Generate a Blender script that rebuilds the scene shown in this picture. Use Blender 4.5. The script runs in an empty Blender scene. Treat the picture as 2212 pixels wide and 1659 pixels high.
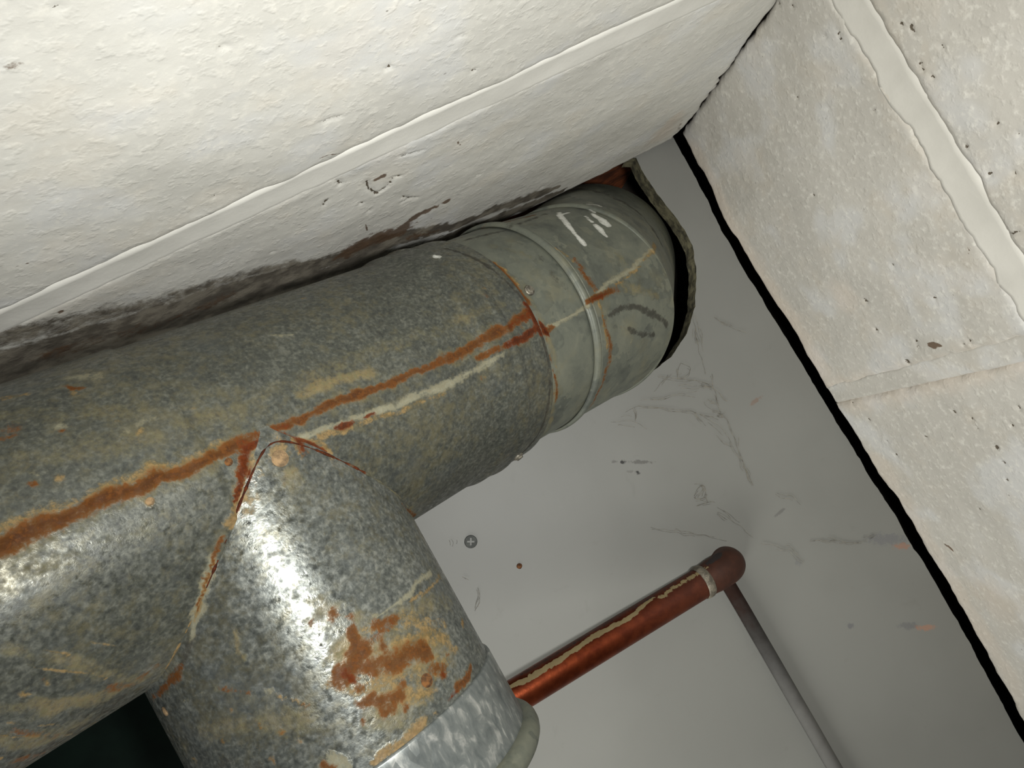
import bpy, bmesh, math, random
import numpy as np
from mathutils import Vector, Matrix, noise

# ---------------------------------------------------------------- camera, light, exposure
SC = bpy.context.scene
COL = SC.collection
EYE = np.array([0.0, 0.0, 1.75])            # where the photograph was taken
RM = np.array([[0.87422621, -0.46119749, 0.15174128],
               [0.47491547, 0.87725729, -0.06982074],
               [-0.100915, 0.1331034, 0.98595114]])
right, up, back = RM @ [1, 0, 0], RM @ [0, -1, 0], RM @ [0, 0, -1]
cam = bpy.data.objects.new('camera', bpy.data.cameras.new('camera'))
COL.objects.link(cam)
cam.matrix_world = Matrix(((right[0], up[0], back[0], EYE[0]), (right[1], up[1], back[1], EYE[1]),
                           (right[2], up[2], back[2], EYE[2]), (0, 0, 0, 1)))
cam.data.sensor_width = 36.0
cam.data.lens = 1700.0 / 2212.0 * 36.0
cam.data.clip_start = 0.01
SC.camera = cam

world = bpy.data.worlds.new('basement_gloom')
SC.world = world
world.use_nodes = True
world.node_tree.nodes['Background'].inputs[0].default_value = (0.95, 1.0, 0.98, 1)
world.node_tree.nodes['Background'].inputs[1].default_value = 0.14

fl = bpy.data.lights.new('camera_flash', 'AREA')
fl.shape = 'RECTANGLE'
fl.size, fl.size_y = 0.034, 0.022
fl.energy = 1.5
fl.spread = math.radians(150)
fl.color = (1.0, 1.0, 0.975)
flo = bpy.data.objects.new('camera_flash', fl)
COL.objects.link(flo)
# an unseen broad soft lamp off to the side, brightening the lower ceiling
wl = bpy.data.lights.new('unseen_lamp', 'AREA')
wl.shape = 'DISK'
wl.size = 0.26
wl.energy = 1.2
wl.spread = math.radians(115)
wl.color = (1.0, 1.0, 0.95)
wlo = bpy.data.objects.new('unseen_lamp', wl)
COL.objects.link(wlo)
wlo.location = (-0.28, 0.41, 2.08)
wlo.rotation_euler = (Vector((0.0, 0.16, 2.28)) - wlo.location).to_track_quat('-Z', 'Y').to_euler()
m = cam.matrix_world.copy()
m.translation = Vector(EYE + np.array([0.040, 0.030, 0.0]))
flo.matrix_world = m

SC.view_settings.view_transform = 'Standard'
SC.view_settings.look = 'None'
SC.view_settings.exposure = 0.0
SC.view_settings.gamma = 1.0
SC.view_settings.use_curve_mapping = False

# ---------------------------------------------------------------- helpers
PI = math.pi
CE = EYE[2] + 0.53                           # underside of the ceiling panel
X1 = 0.278                                   # face of the right wall
Y1 = -0.1395                                 # face of the left wall


def V(*a):
    return np.array(a, float)


def nrm(v):
    v = np.asarray(v, float)
    return v / np.linalg.norm(v)


def lin(r, g, b):
    def f(c):
        c /= 255.0
        return c / 12.92 if c <= 0.04045 else ((c + 0.055) / 1.055) ** 2.4
    return (f(r), f(g), f(b), 1.0)


def tag(o, label=None, cat=None, group=None, kind=None):
    for k, v in (('label', label), ('category', cat), ('group', group), ('kind', kind)):
        if v:
            o[k] = v
    return o


def loc_of(o):
    p = Vector((0, 0, 0))
    while o is not None:
        p += o.location
        o = o.parent
    return p


def link(name, verts, faces, mat, parent=None, smooth=True, attrs=None, origin=None):
    """one mesh object from world-space vertices, its origin moved to the middle of the mesh"""
    co = np.asarray(verts, float).reshape(-1, 3)
    if origin is None:
        origin = (co.min(0) + co.max(0)) / 2
    me = bpy.data.meshes.new(name)
    me.from_pydata((co - origin).tolist(), [], [list(map(int, f)) for f in faces])
    me.update()
    if smooth:
        me.polygons.foreach_set('use_smooth', [True] * len(me.polygons))
    if attrs:
        for k, a in attrs.items():
            at = me.attributes.new(k, 'FLOAT', 'POINT')
            at.data.foreach_set('value', np.asarray(a, np.float32))
    for mm in (mat if isinstance(mat, (list, tuple)) else [mat]):
        me.materials.append(mm)
    o = bpy.data.objects.new(name, me)
    COL.objects.link(o)
    o.location = Vector(origin)
    if parent is not None:
        o.parent = parent
        o.location = Vector(origin) - loc_of(parent)
    return o


def link_bm(name, bm, mat, parent=None, smooth=False, origin=None):
    bmesh.ops.recalc_face_normals(bm, faces=bm.faces[:])
    bm.verts.index_update()
    vs = [tuple(v.co) for v in bm.verts]
    fs = [[v.index for v in f.verts] for f in bm.faces]
    bm.free()
    return link(name, vs, fs, mat, parent, smooth, None, origin)


def thing(name, label, cat, loc, group=None):
    o = bpy.data.objects.new(name, None)
    o.empty_display_size = 0.02
    COL.objects.link(o)
    o.location = loc
    return tag(o, label, cat, group)


def grid_faces(n, k, closed=True):
    """n rows of k points each; closed joins each row into a ring"""
    f = []
    for i in range(n - 1):
        for j in range(k if closed else k - 1):
            a, b = i * k + j, i * k + (j + 1) % k
            f.append((a, b, b + k, a + k))
    return f


def frame(d, hint=(0, 0, -1)):
    d = nrm(d)
    u = np.asarray(hint, float)
    u = nrm(u - (u @ d) * d)
    return u, np.cross(d, u)


def lathe(base, d, prof, k, hint=(0, 0, -1)):
    """rings of k points round the axis base + s*d, prof = [(s, radius)]"""
    u, v = frame(d, hint)
    d = nrm(d)
    t = np.linspace(0, 2 * PI, k, endpoint=False)
    e = np.outer(np.cos(t), u) + np.outer(np.sin(t), v)
    return np.concatenate([base + s * d + r * e for s, r in prof]), grid_faces(len(prof), k)


def smoothstep(a, b, x):
    t = np.clip((x - a) / (b - a), 0, 1)
    return t * t * (3 - 2 * t)


def paint(co, strokes, layers, ragged=0.85):
    """wear of a shape of its own: per-vertex masks from strokes [(layer, strength, [(x,y,z,width)...])]"""
    out = {l: np.zeros(len(co)) for l in layers}
    warp = np.zeros_like(co)
    done = np.zeros(len(co), bool)
    halo = []
    for layer, strength, pts in strokes:
        if layer in ('rust', 'red') and 'tint' in layers:      # rust bleeds a little into the zinc around it
            halo.append(('tint', strength * 0.75, [(x, y, z, w * 1.8 + 0.0008) for x, y, z, w in pts]))
    for layer, strength, pts in list(strokes) + halo:
        if layer not in out:
            continue
        P = np.asarray(pts, float)
        if len(P) == 1:
            P = np.concatenate([P, P + [1e-5, 0, 0, 0]])
        wm = P[:, 3].max()
        lo, hi = P[:, :3].min(0) - wm * 2.6, P[:, :3].max(0) + wm * 2.6
        idx = np.nonzero(((co > lo) & (co < hi)).all(1))[0]
        if not len(idx):
            continue
        for k in idx[~done[idx]]:            # uneven outlines
            q = Vector(co[k])
            warp[k] = np.array(noise.noise_vector(q * 95)) * 0.75 + np.array(noise.noise_vector(q * 260)) * 0.5
        done[idx] = True
        amp = ragged * min(float(P[:, 3].mean()), 0.006)
        c = co[idx] + warp[idx] * amp
        best = np.zeros(len(idx))
        for a, b in zip(P[:-1], P[1:]):
            ab = b[:3] - a[:3]
            t = np.clip(((c - a[:3]) @ ab) / max(ab @ ab, 1e-12), 0, 1)
            w = a[3] + (b[3] - a[3]) * t
            dist = np.linalg.norm(c - (a[:3] + t[:, None] * ab), axis=1)
            best = np.maximum(best, 1 - smoothstep(0.25, 1.6, dist / w))
        out[layer][idx] = np.maximum(out[layer][idx], best * strength)
    return out


STAIN = {  # stains; the soot_shade entries also hold painted shade
    'main': [
        ('rust',1,[(0.0834,-0.0543,2.13,0.00322),(0.0627,-0.0513,2.1172,0.00287),(0.044,-0.049,2.1078,0.00256),(0.0272,-0.0482,2.0974,0.00226),(0.0072,-0.0483,2.085,0.00197),(-0.0208,-0.0491,2.0675,0.00166),(-0.0361,-0.0478,2.0581,0.00177),(-0.0465,-0.0489,2.0516,0.00225),(-0.0591,-0.0479,2.0438,0.00251),(-0.0741,-0.0473,2.0335,0.00256),(-0.0876,-0.0481,2.025,0.00277),(-0.1026,-0.0478,2.0158,0.00309),(-0.1118,-0.0478,2.0101,0.00329),(-0.1208,-0.0468,2.0046,0.00361),(-0.1249,-0.0469,2.002,0.00356)]),
        ('tan',0.62,[(-0.0581,-0.0503,2.0444,0.00235),(-0.073,-0.0498,2.034,0.00224),(-0.0867,-0.0507,2.0256,0.00247),(-0.1015,-0.0508,2.0165,0.00266),(-0.1107,-0.0511,2.0108,0.00287),(-0.1195,-0.0506,2.0054,0.00307)]),
        ('tint',1.0,[(0.0008,-0.0563,2.0808,0.00388),(-0.0145,-0.0574,2.0714,0.00375),(-0.0288,-0.0584,2.0628,0.00326)]),
        ('tint',0.9,[(-0.0614,-0.0472,2.0425,0.00498),(-0.0712,-0.0476,2.0352,0.00483),(-0.0849,-0.0477,2.0267,0.00496)]),
        ('red',1,[(0.0838,-0.046,2.1314,0.00254),(0.074,-0.045,2.1255,0.00294),(0.0632,-0.0436,2.1188,0.00221)]),
        ('red',1,[(0.0836,-0.0595,2.13,0.00138),(0.0842,-0.0528,2.1306,0.00277),(0.0832,-0.046,2.1311,0.00207),(0.0837,-0.0416,2.1325,0.00139)]),
        ('red',0.7,[(0.0842,-0.0528,2.1306,0.0023),(0.0698,-0.0523,2.1216,0.00179)]),
        ('red',0.55,[(-0.0361,-0.0478,2.0581,0.00142),(-0.0465,-0.0489,2.0516,0.00155),(-0.0532,-0.0483,2.0475,0.0017)]),
        ('rust',0.9,[(0.0632,-0.0436,2.1188,0.00221),(0.0541,-0.0434,2.1136,0.00217),(0.0466,-0.0436,2.1104,0.00129)]),
        ('pale',0.95,[(0.0603,-0.0403,2.1179,0.00198),(0.0442,-0.0387,2.1103,0.00193),(0.0271,-0.0378,2.0998,0.00207),(0.0118,-0.0382,2.09,0.002),(0.0025,-0.039,2.0839,0.00195),(-0.0057,-0.0396,2.0786,0.00192),(-0.0173,-0.0403,2.071,0.00186),(-0.0276,-0.0414,2.0643,0.002),(-0.0346,-0.0417,2.0599,0.00178)]),
        ('tan',0.75,[(0.0259,-0.0356,2.0998,0.00124),(0.0105,-0.0357,2.09,0.0014),(0.001,-0.0362,2.0838,0.00137),(-0.007,-0.037,2.0785,0.00153),(-0.0187,-0.0376,2.0709,0.00167),(-0.0288,-0.039,2.0642,0.00217)]),
        ('red',0.95,[(-0.0216,-0.04,2.0684,0.00166),(-0.0174,-0.0393,2.0712,0.00186),(-0.0146,-0.0392,2.073,0.00113)]),
        ('red',0.9,[(-0.0106,-0.0393,2.0755,0.00076),(-0.0065,-0.0391,2.0781,0.00115)]),
        ('red',1,[(-0.0409,-0.0461,2.0552,0.0007),(-0.0474,-0.0469,2.0512,0.00103),(-0.0526,-0.0447,2.0482,0.00221),(-0.0557,-0.0406,2.0469,0.0022),(-0.0596,-0.035,2.0458,0.00134),(-0.0634,-0.0305,2.045,0.001)]),
        ('red',1,[(-0.0406,-0.0468,2.0554,0.0007),(-0.0369,-0.0427,2.0582,0.00089),(-0.0334,-0.0384,2.0614,0.00143),(-0.0299,-0.0334,2.065,0.00091)]),
        ('rust',0.9,[(-0.0504,-0.0474,2.0493,0.00205),(-0.0547,-0.0429,2.0471,0.0022),(-0.0589,-0.0375,2.0456,0.00151)]),
        ('tan',0.8,[(-0.0519,-0.0424,2.049,0.00273),(-0.058,-0.0351,2.0468,0.00371),(-0.0629,-0.0283,2.0457,0.00301),(-0.0679,-0.0236,2.0441,0.00199)]),
        ('pale',1.1,[(-0.0775,-0.0161,2.0427,0.00213),(-0.084,-0.0095,2.044,0.00278),(-0.0904,-0.0036,2.0463,0.00279),(-0.0954,0.0021,2.0479,0.00213),(-0.0981,0.0053,2.0489,0.00132)]),
        ('tan',1,[(-0.0786,-0.0148,2.043,0.00131),(-0.0846,-0.0089,2.0442,0.00131),(-0.0903,-0.0035,2.0463,0.00131),(-0.0944,0.0007,2.0475,0.00082)]),
        ('rust',0.9,[(-0.0725,-0.0207,2.0428,0.00115),(-0.0775,-0.0161,2.0427,0.00131),(-0.0828,-0.0107,2.0436,0.00098),(-0.0884,-0.0054,2.0454,0.00082),(-0.0927,-0.0011,2.047,0.00049)]),
        ('rust',0.95,[(-0.0772,-0.0167,2.0425,0.00114),(-0.0802,-0.0136,2.0429,0.00082)]),
        ('rust',0.9,[(-0.0834,-0.0122,2.042,0.00065),(-0.0849,-0.0108,2.0423,0.00081)]),
        ('rust',0.9,[(-0.0888,-0.0057,2.0448,0.00065),(-0.0908,-0.004,2.0454,0.00065)]),
        ('pale',0.8,[(-0.0512,-0.044,2.0492,0.00154),(-0.0514,-0.0393,2.0493,0.00136)]),
        ('tan',0.85,[(-0.0437,-0.0382,2.0534,0.00417)]),
        ('rust',0.6,[(-0.0462,-0.0346,2.0521,0.00345)]),
        ('tan',0.75,[(-0.0367,-0.0408,2.0584,0.00248),(-0.03,-0.0365,2.0641,0.00253),(-0.0284,-0.0307,2.0668,0.00146)]),
        ('soot_shade',0.8,[(-0.0985,0.006,2.0491,0.00164),(-0.107,0.0131,2.0532,0.00166),(-0.1133,0.0161,2.0574,0.00167),(-0.1223,0.0178,2.0653,0.00137)]),  # dark crevice at the foot of the seam, its shade painted in
        ('rust',0.75,[(-0.107,0.0131,2.0532,0.00166),(-0.111,0.0157,2.0557,0.00217),(-0.1194,0.0169,2.0624,0.00153),(-0.1291,0.0196,2.074,0.00123)]),
        ('tint',0.7,[(-0.1087,0.0105,2.0541,0.00366),(-0.1173,0.0165,2.0605,0.00405)]),
        ('rust',0.9,[(-0.0139,-0.001,2.0977,0.001),(-0.0133,0.0024,2.1015,0.00142),(-0.0129,0.007,2.1275,0.00152)]),
        ('tint',0.6,[(-0.0215,-0.0241,2.0751,0.00263),(-0.0166,-0.011,2.0877,0.00273),(-0.0131,0.0023,2.1035,0.00244)]),
        ('rust',0.95,[(-0.0965,-0.0939,2.0404,0.00082),(-0.0936,-0.0911,2.0391,0.00147),(-0.0908,-0.0901,2.0398,0.00131)]),
        ('pale',0.7,[(-0.0953,-0.0977,2.0454,0.00234),(-0.0874,-0.0935,2.045,0.00401)]),
        ('tint',0.8,[(-0.0845,-0.0844,2.0387,0.00294)]),
        ('tan',0.7,[(-0.0936,-0.089,2.0371,0.00194)]),
        ('rust',0.95,[(-0.0985,-0.075,2.0247,0.00138)]),
        ('pale',0.75,[(-0.098,-0.0766,2.0258,0.00262)]),
        ('rust',0.8,[(-0.1095,-0.0613,2.013,0.0016)]),
        ('tan',0.7,[(-0.1022,-0.0594,2.0171,0.00222)]),
        ('pale',0.6,[(-0.1076,-0.0641,2.0149,0.00176)]),
        ('tan',0.85,[(-0.0844,-0.0413,2.0277,0.00171)]),
        ('tan',0.7,[(0.0676,-0.0733,2.1221,0.00157)]),
        ('rust',0.5,[(0.0661,-0.0695,2.1194,0.00201)]),
        ('tan',0.8,[(0.046,-0.0338,2.1134,0.0013)]),
        ('rust',0.7,[(0.0446,-0.035,2.1119,0.00108)]),
        ('white',1,[(0.0553,-0.1013,2.132,0.00115),(0.0569,-0.0999,2.1311,0.00115)]),
        ('pale',0.75,[(-0.0296,-0.0882,2.0748,0.00095),(-0.0259,-0.0852,2.0747,0.00152),(-0.0208,-0.0837,2.0766,0.00096)]),
        ('tan',0.7,[(-0.0099,-0.1019,2.0997,0.00124)]),
        ('tint',0.62,[(-0.1138,-0.0894,2.0259,0.00614),(-0.0956,-0.0801,2.0292,0.00627),(-0.0766,-0.0745,2.0374,0.00554)]),
        ('tint',0.7,[(-0.1147,-0.072,2.0136,0.00728),(-0.098,-0.0667,2.0215,0.00697),(-0.0797,-0.0628,2.0314,0.00635),(-0.0618,-0.0617,2.0432,0.00568),(-0.048,-0.061,2.0514,0.00485)]),
        ('tint',0.62,[(-0.0411,-0.0619,2.0558,0.00458),(-0.0156,-0.0633,2.0715,0.00488),(0.0147,-0.0632,2.09,0.00483),(0.0497,-0.0631,2.1112,0.00433),(0.0727,-0.062,2.1235,0.00361)]),
        ('tint',0.55,[(-0.118,-0.037,2.0074,0.00421),(-0.1031,-0.0343,2.0174,0.00442),(-0.0865,-0.0346,2.0278,0.00402)]),
        ('rust',0.5,[(-0.1114,-0.0825,2.0217,0.00332)]),
        ('tan',0.6,[(-0.0788,-0.066,2.0329,0.00192)]),
        ('tan',0.6,[(-0.1137,-0.0975,2.035,0.00255),(-0.1071,-0.0961,2.0369,0.00193)]),
        ('rust',0.7,[(-0.1139,-0.0802,2.0186,0.00149),(-0.1104,-0.0801,2.0207,0.0012)]),
        ('tan',0.55,[(-0.0839,-0.0723,2.0321,0.00143)]),
        ('pale',0.5,[(-0.0823,-0.0678,2.0313,0.0019),(-0.0737,-0.0692,2.0369,0.00195)]),
        ('tan',0.5,[(-0.0614,-0.0674,2.0449,0.00135)]),
        ('tint',0.8,[(-0.1328,-0.0196,2.0046,0.00246),(-0.1271,-0.0112,2.014,0.00256),(-0.1221,-0.002,2.0267,0.00329),(-0.1204,0.0098,2.0489,0.00487)]),
        ('tint',0.85,[(-0.1419,-0.0053,2.0097,0.00414),(-0.1366,0.0041,2.0253,0.00471),(-0.1274,0.0092,2.042,0.00536),(-0.1181,0.0097,2.0502,0.00555)]),
        ('tint',0.85,[(-0.1501,0.0045,2.0166,0.0048),(-0.1479,0.0104,2.0299,0.00506),(-0.1398,0.013,2.0437,0.00409)]),
        ('tan',0.75,[(-0.1454,0.0005,2.0141,0.00056),(-0.1415,0.0089,2.031,0.0006),(-0.1423,0.0158,2.0569,0.00066)]),
        ('tan',0.75,[(-0.1487,0.003,2.0153,0.00056),(-0.1462,0.009,2.0279,0.00074),(-0.1459,0.0149,2.0471,0.00063)]),
        ('tan',0.75,[(-0.1513,0.0113,2.0298,0.00059)]),
        ('tan',0.75,[(-0.1266,-0.0138,2.0124,0.00042),(-0.1233,-0.0086,2.0188,0.00073)]),
        ('tan',0.75,[(-0.1177,-0.0091,2.0221,0.00044),(-0.1142,-0.0041,2.0295,0.00076)]),
        ('tan',0.75,[(-0.131,-0.0107,2.0119,0.00042),(-0.1272,-0.0046,2.0203,0.00044)]),
        ('tan',0.75,[(-0.1264,-0.004,2.0214,0.00029),(-0.1233,0.0011,2.03,0.00045),(-0.1231,0.0043,2.0352,0.00046)]),
        ('tan',0.75,[(-0.1556,0.0096,2.0224,0.00086)]),
        ('rust',0.55,[(-0.146,0.0035,2.0179,0.00142),(-0.1458,0.0122,2.0366,0.00153)]),
        ('rust',0.6,[(-0.1555,0.0128,2.0308,0.00208),(-0.1555,0.0157,2.0433,0.00156)]),
        ('tan',0.8,[(-0.1317,-0.0043,2.0175,0.00129)]),
        ('rust',0.7,[(-0.1316,-0.0055,2.0163,0.001)]),
        ('tan',0.8,[(-0.1371,-0.0054,2.0127,0.00126),(-0.1369,-0.0037,2.0146,0.00085)]),
        ('rust',0.5,[(-0.1251,0.007,2.0389,0.00281),(-0.1225,0.0104,2.0491,0.00292)]),
        ('rust',0.5,[(-0.1167,0.0085,2.0482,0.00422)]),
        ('soot_shade',1.1,[(0.063,-0.1056,2.1422,0.00119),(0.0733,-0.0916,2.1348,0.00117),(0.0812,-0.0717,2.1303,0.00115),(0.0835,-0.0585,2.13,0.00115),(0.0838,-0.0455,2.1316,0.00115),(0.0815,-0.0297,2.1363,0.00116),(0.0761,-0.0158,2.1436,0.00118),(0.0687,-0.0049,2.1529,0.0012),(0.0615,0.0017,2.162,0.00122),(0.0512,0.0058,2.1696,0.00124)]),  # dark gap round the pipe end, drawn in colour
    ],
    'branch': [
        ('red',1,[(-0.0409,-0.0461,2.0552,0.0007),(-0.0474,-0.0469,2.0512,0.00103),(-0.0526,-0.0447,2.0482,0.00221),(-0.0557,-0.0406,2.0469,0.0022),(-0.0596,-0.035,2.0458,0.00134),(-0.0634,-0.0305,2.045,0.001)]),
        ('red',1,[(-0.0406,-0.0468,2.0554,0.0007),(-0.0369,-0.0427,2.0582,0.00089),(-0.0334,-0.0384,2.0614,0.00143),(-0.0299,-0.0334,2.065,0.00091)]),
        ('rust',0.9,[(-0.0504,-0.0474,2.0493,0.00205),(-0.0547,-0.0429,2.0471,0.0022),(-0.0589,-0.0375,2.0456,0.00151)]),
        ('tan',0.8,[(-0.0519,-0.0424,2.049,0.00273),(-0.058,-0.0351,2.0468,0.00371),(-0.0629,-0.0283,2.0457,0.00301),(-0.0679,-0.0236,2.0441,0.00199)]),
        ('pale',1.1,[(-0.0775,-0.0161,2.0427,0.00213),(-0.084,-0.0095,2.044,0.00278),(-0.0904,-0.0036,2.0463,0.00279),(-0.0954,0.0021,2.0479,0.00213),(-0.0981,0.0053,2.0489,0.00132)]),
        ('tan',1,[(-0.0786,-0.0148,2.043,0.00131),(-0.0846,-0.0089,2.0442,0.00131),(-0.0903,-0.0035,2.0463,0.00131),(-0.0944,0.0007,2.0475,0.00082)]),
        ('rust',0.9,[(-0.0725,-0.0207,2.0428,0.00115),(-0.0775,-0.0161,2.0427,0.00131),(-0.0828,-0.0107,2.0436,0.00098),(-0.0884,-0.0054,2.0454,0.00082),(-0.0927,-0.0011,2.047,0.00049)]),
        ('rust',0.95,[(-0.0772,-0.0167,2.0425,0.00114),(-0.0802,-0.0136,2.0429,0.00082)]),
        ('rust',0.9,[(-0.0834,-0.0122,2.042,0.00065),(-0.0849,-0.0108,2.0423,0.00081)]),
        ('rust',0.9,[(-0.0888,-0.0057,2.0448,0.00065),(-0.0908,-0.004,2.0454,0.00065)]),
        ('pale',0.8,[(-0.0512,-0.044,2.0492,0.00154),(-0.0514,-0.0393,2.0493,0.00136)]),
        ('tan',0.85,[(-0.0437,-0.0382,2.0534,0.00417)]),
        ('rust',0.6,[(-0.0462,-0.0346,2.0521,0.00345)]),
        ('tan',0.75,[(-0.0367,-0.0408,2.0584,0.00248),(-0.03,-0.0365,2.0641,0.00253),(-0.0284,-0.0307,2.0668,0.00146)]),
        ('soot_shade',0.8,[(-0.0985,0.006,2.0491,0.00164),(-0.107,0.0131,2.0532,0.00166),(-0.1133,0.0161,2.0574,0.00167),(-0.1223,0.0178,2.0653,0.00137)]),  # the same crevice shade painted on the branch side
        ('rust',0.75,[(-0.107,0.0131,2.0532,0.00166),(-0.111,0.0157,2.0557,0.00217),(-0.1194,0.0169,2.0624,0.00153),(-0.1291,0.0196,2.074,0.00123)]),
        ('tint',0.7,[(-0.1087,0.0105,2.0541,0.00366),(-0.1173,0.0165,2.0605,0.00405)]),
        ('rust',0.9,[(-0.0139,-0.001,2.0977,0.001),(-0.0133,0.0024,2.1015,0.00142),(-0.0129,0.007,2.1275,0.00152)]),
        ('tint',0.6,[(-0.0215,-0.0241,2.0751,0.00263),(-0.0166,-0.011,2.0877,0.00273),(-0.0131,0.0023,2.1035,0.00244)]),
        ('rust',0.85,[(-0.0371,0.0359,2.0591,0.00227)]),
        ('rust',0.85,[(-0.0479,0.0375,2.0524,0.0022)]),
        ('rust',0.85,[(-0.0553,0.0416,2.0495,0.00367)]),
        ('rust',0.85,[(-0.0587,0.0434,2.0484,0.00332)]),
        ('rust',0.85,[(-0.0488,0.0474,2.0521,0.00338)]),
        ('rust',0.85,[(-0.0412,0.0507,2.0564,0.0031)]),
        ('rust',0.85,[(-0.0313,0.0494,2.0642,0.00302)]),
        ('rust',0.85,[(-0.0297,0.0558,2.0658,0.00178)]),
        ('rust',0.85,[(-0.0285,0.0649,2.0672,0.00214)]),
        ('rust',0.85,[(-0.0212,0.0716,2.0767,0.00148)]),
        ('rust',0.85,[(-0.0243,0.0598,2.0723,0.00146)]),
        ('rust',0.85,[(-0.0536,0.057,2.0504,0.00284)]),
        ('rust',0.85,[(-0.0513,0.0627,2.0514,0.00235)]),
        ('rust',0.85,[(-0.0594,0.0606,2.0486,0.00116)]),
        ('rust',0.85,[(-0.0521,0.023,2.0503,0.00253)]),
        ('rust',0.85,[(-0.0479,0.0265,2.0522,0.00204)]),
        ('rust',0.85,[(-0.0596,0.0211,2.0477,0.00133)]),
        ('rust',0.85,[(-0.042,0.0423,2.0558,0.00241)]),
        ('rust',0.85,[(-0.0425,0.0582,2.0557,0.00257)]),
        ('rust',0.85,[(-0.0546,0.0496,2.0498,0.00267)]),
        ('rust',0.85,[(-0.0446,0.066,2.0546,0.0017)]),
        ('rust',1,[(-0.0359,-0.0482,2.0582,0.00178),(-0.0401,-0.0481,2.0556,0.00176),(-0.0465,-0.0489,2.0516,0.00225),(-0.0532,-0.0483,2.0475,0.00204)]),
        ('tint',1,[(-0.0407,-0.0318,2.0555,0.00245),(-0.0524,-0.0283,2.0491,0.00272)]),
        ('rust',0.9,[(-0.0606,0.0456,2.048,0.00265),(-0.0545,0.0422,2.0497,0.00334),(-0.0477,0.0393,2.0525,0.00271)]),
        ('rust',0.95,[(-0.0438,0.0496,2.0548,0.00376),(-0.0348,0.0505,2.0611,0.0035),(-0.0296,0.0536,2.066,0.0025)]),
        ('rust',0.9,[(-0.0501,0.0368,2.0514,0.00236),(-0.049,0.0309,2.0518,0.00203)]),
        ('rust',0.85,[(-0.0314,0.059,2.0642,0.00283),(-0.0272,0.0625,2.0687,0.00216)]),
        ('rust',0.85,[(-0.0574,0.0552,2.0491,0.00232),(-0.0507,0.0598,2.0516,0.00269),(-0.0439,0.0609,2.0549,0.00239)]),
        ('rust',0.85,[(-0.0412,0.0333,2.0562,0.00207),(-0.0346,0.0369,2.0611,0.00211)]),
        ('tan',0.8,[(-0.0368,0.047,2.0594,0.00453),(-0.0263,0.0492,2.0697,0.00398),(-0.0206,0.0603,2.0778,0.00334)]),
        ('tan',0.8,[(-0.0453,0.0599,2.0542,0.00442),(-0.035,0.0658,2.0611,0.00419)]),
        ('tint',1,[(-0.0544,0.0348,2.0496,0.00837),(-0.041,0.0478,2.0565,0.01205),(-0.0242,0.057,2.0724,0.00912)]),
        ('tint',1,[(-0.052,0.0588,2.051,0.00838),(-0.0398,0.064,2.0575,0.00689)]),
        ('rust',0.8,[(-0.0579,0.0419,2.0486,0.00366),(-0.0492,0.0459,2.052,0.00371),(-0.0396,0.0488,2.0574,0.00345),(-0.0307,0.0501,2.0648,0.00284)]),
        ('rust',0.75,[(-0.0525,0.038,2.0504,0.00269),(-0.0453,0.0381,2.0537,0.00239),(-0.0364,0.0366,2.0597,0.00245)]),
        ('rust',0.8,[(-0.0544,0.0563,2.0501,0.00267),(-0.0487,0.0631,2.0525,0.00202)]),
        ('red',0.75,[(-0.0568,0.0426,2.049,0.002),(-0.0559,0.0469,2.0493,0.00167)]),
        ('red',0.7,[(-0.0364,0.0366,2.0597,0.00105)]),
        ('red',0.75,[(-0.0285,0.0649,2.0672,0.00143)]),
        ('red',0.8,[(-0.0277,0.073,2.0681,0.00143),(-0.0313,0.0738,2.0645,0.00071)]),
        ('rust',1,[(-0.0271,0.0723,2.0688,0.00233)]),
        ('rust',0.9,[(-0.0188,0.0703,2.0809,0.00112),(-0.0214,0.0722,2.0765,0.00148),(-0.0263,0.0723,2.0698,0.00162)]),
        ('tan',0.6,[(-0.06,0.0461,2.0482,0.00431),(-0.0492,0.0533,2.0521,0.00506),(-0.0363,0.0571,2.06,0.00523),(-0.0265,0.0611,2.0695,0.00433)]),
        ('tan',0.55,[(-0.0449,0.0336,2.0539,0.00308),(-0.0283,0.0416,2.0673,0.00395),(-0.0205,0.0501,2.0781,0.00336)]),
        ('tint',0.8,[(-0.0536,0.0185,2.0496,0.00404),(-0.0449,0.0298,2.0539,0.00513),(-0.0304,0.038,2.065,0.00607),(-0.0151,0.0445,2.0902,0.00505)]),
        ('tint',0.85,[(-0.0531,0.0394,2.0502,0.00738),(-0.0383,0.0536,2.0584,0.00866),(-0.0243,0.061,2.0723,0.0062)]),
        ('tint',0.8,[(-0.0561,0.0597,2.0496,0.00599),(-0.0453,0.0674,2.0542,0.00577)]),
        ('pale',0.9,[(-0.0162,0.03,2.0876,0.00174),(-0.0219,0.0294,2.0758,0.00149),(-0.0275,0.0319,2.0681,0.00145),(-0.035,0.0316,2.0607,0.00123),(-0.0409,0.0312,2.0563,0.00086)]),
        ('tan',0.8,[(-0.0141,0.0344,2.0944,0.00158),(-0.0199,0.035,2.0793,0.00094),(-0.0282,0.0336,2.0673,0.00072)]),
        ('tan',0.7,[(-0.0152,0.0467,2.0901,0.00078),(-0.0237,0.0475,2.073,0.0011)]),
        ('tan',0.9,[(-0.0138,0.0547,2.0945,0.00118),(-0.015,0.0559,2.0903,0.00097)]),
        ('tan',0.95,[(-0.0411,0.0741,2.0568,0.00257),(-0.0482,0.0752,2.053,0.0032),(-0.0548,0.075,2.0503,0.00233),(-0.062,0.075,2.0484,0.00197)]),
        ('pale',0.9,[(-0.0745,0.0662,2.0468,0.0026),(-0.0721,0.0703,2.047,0.00358)]),
        ('rust',0.9,[(-0.0774,0.0666,2.0468,0.00163),(-0.0751,0.0692,2.0469,0.00163)]),
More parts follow.
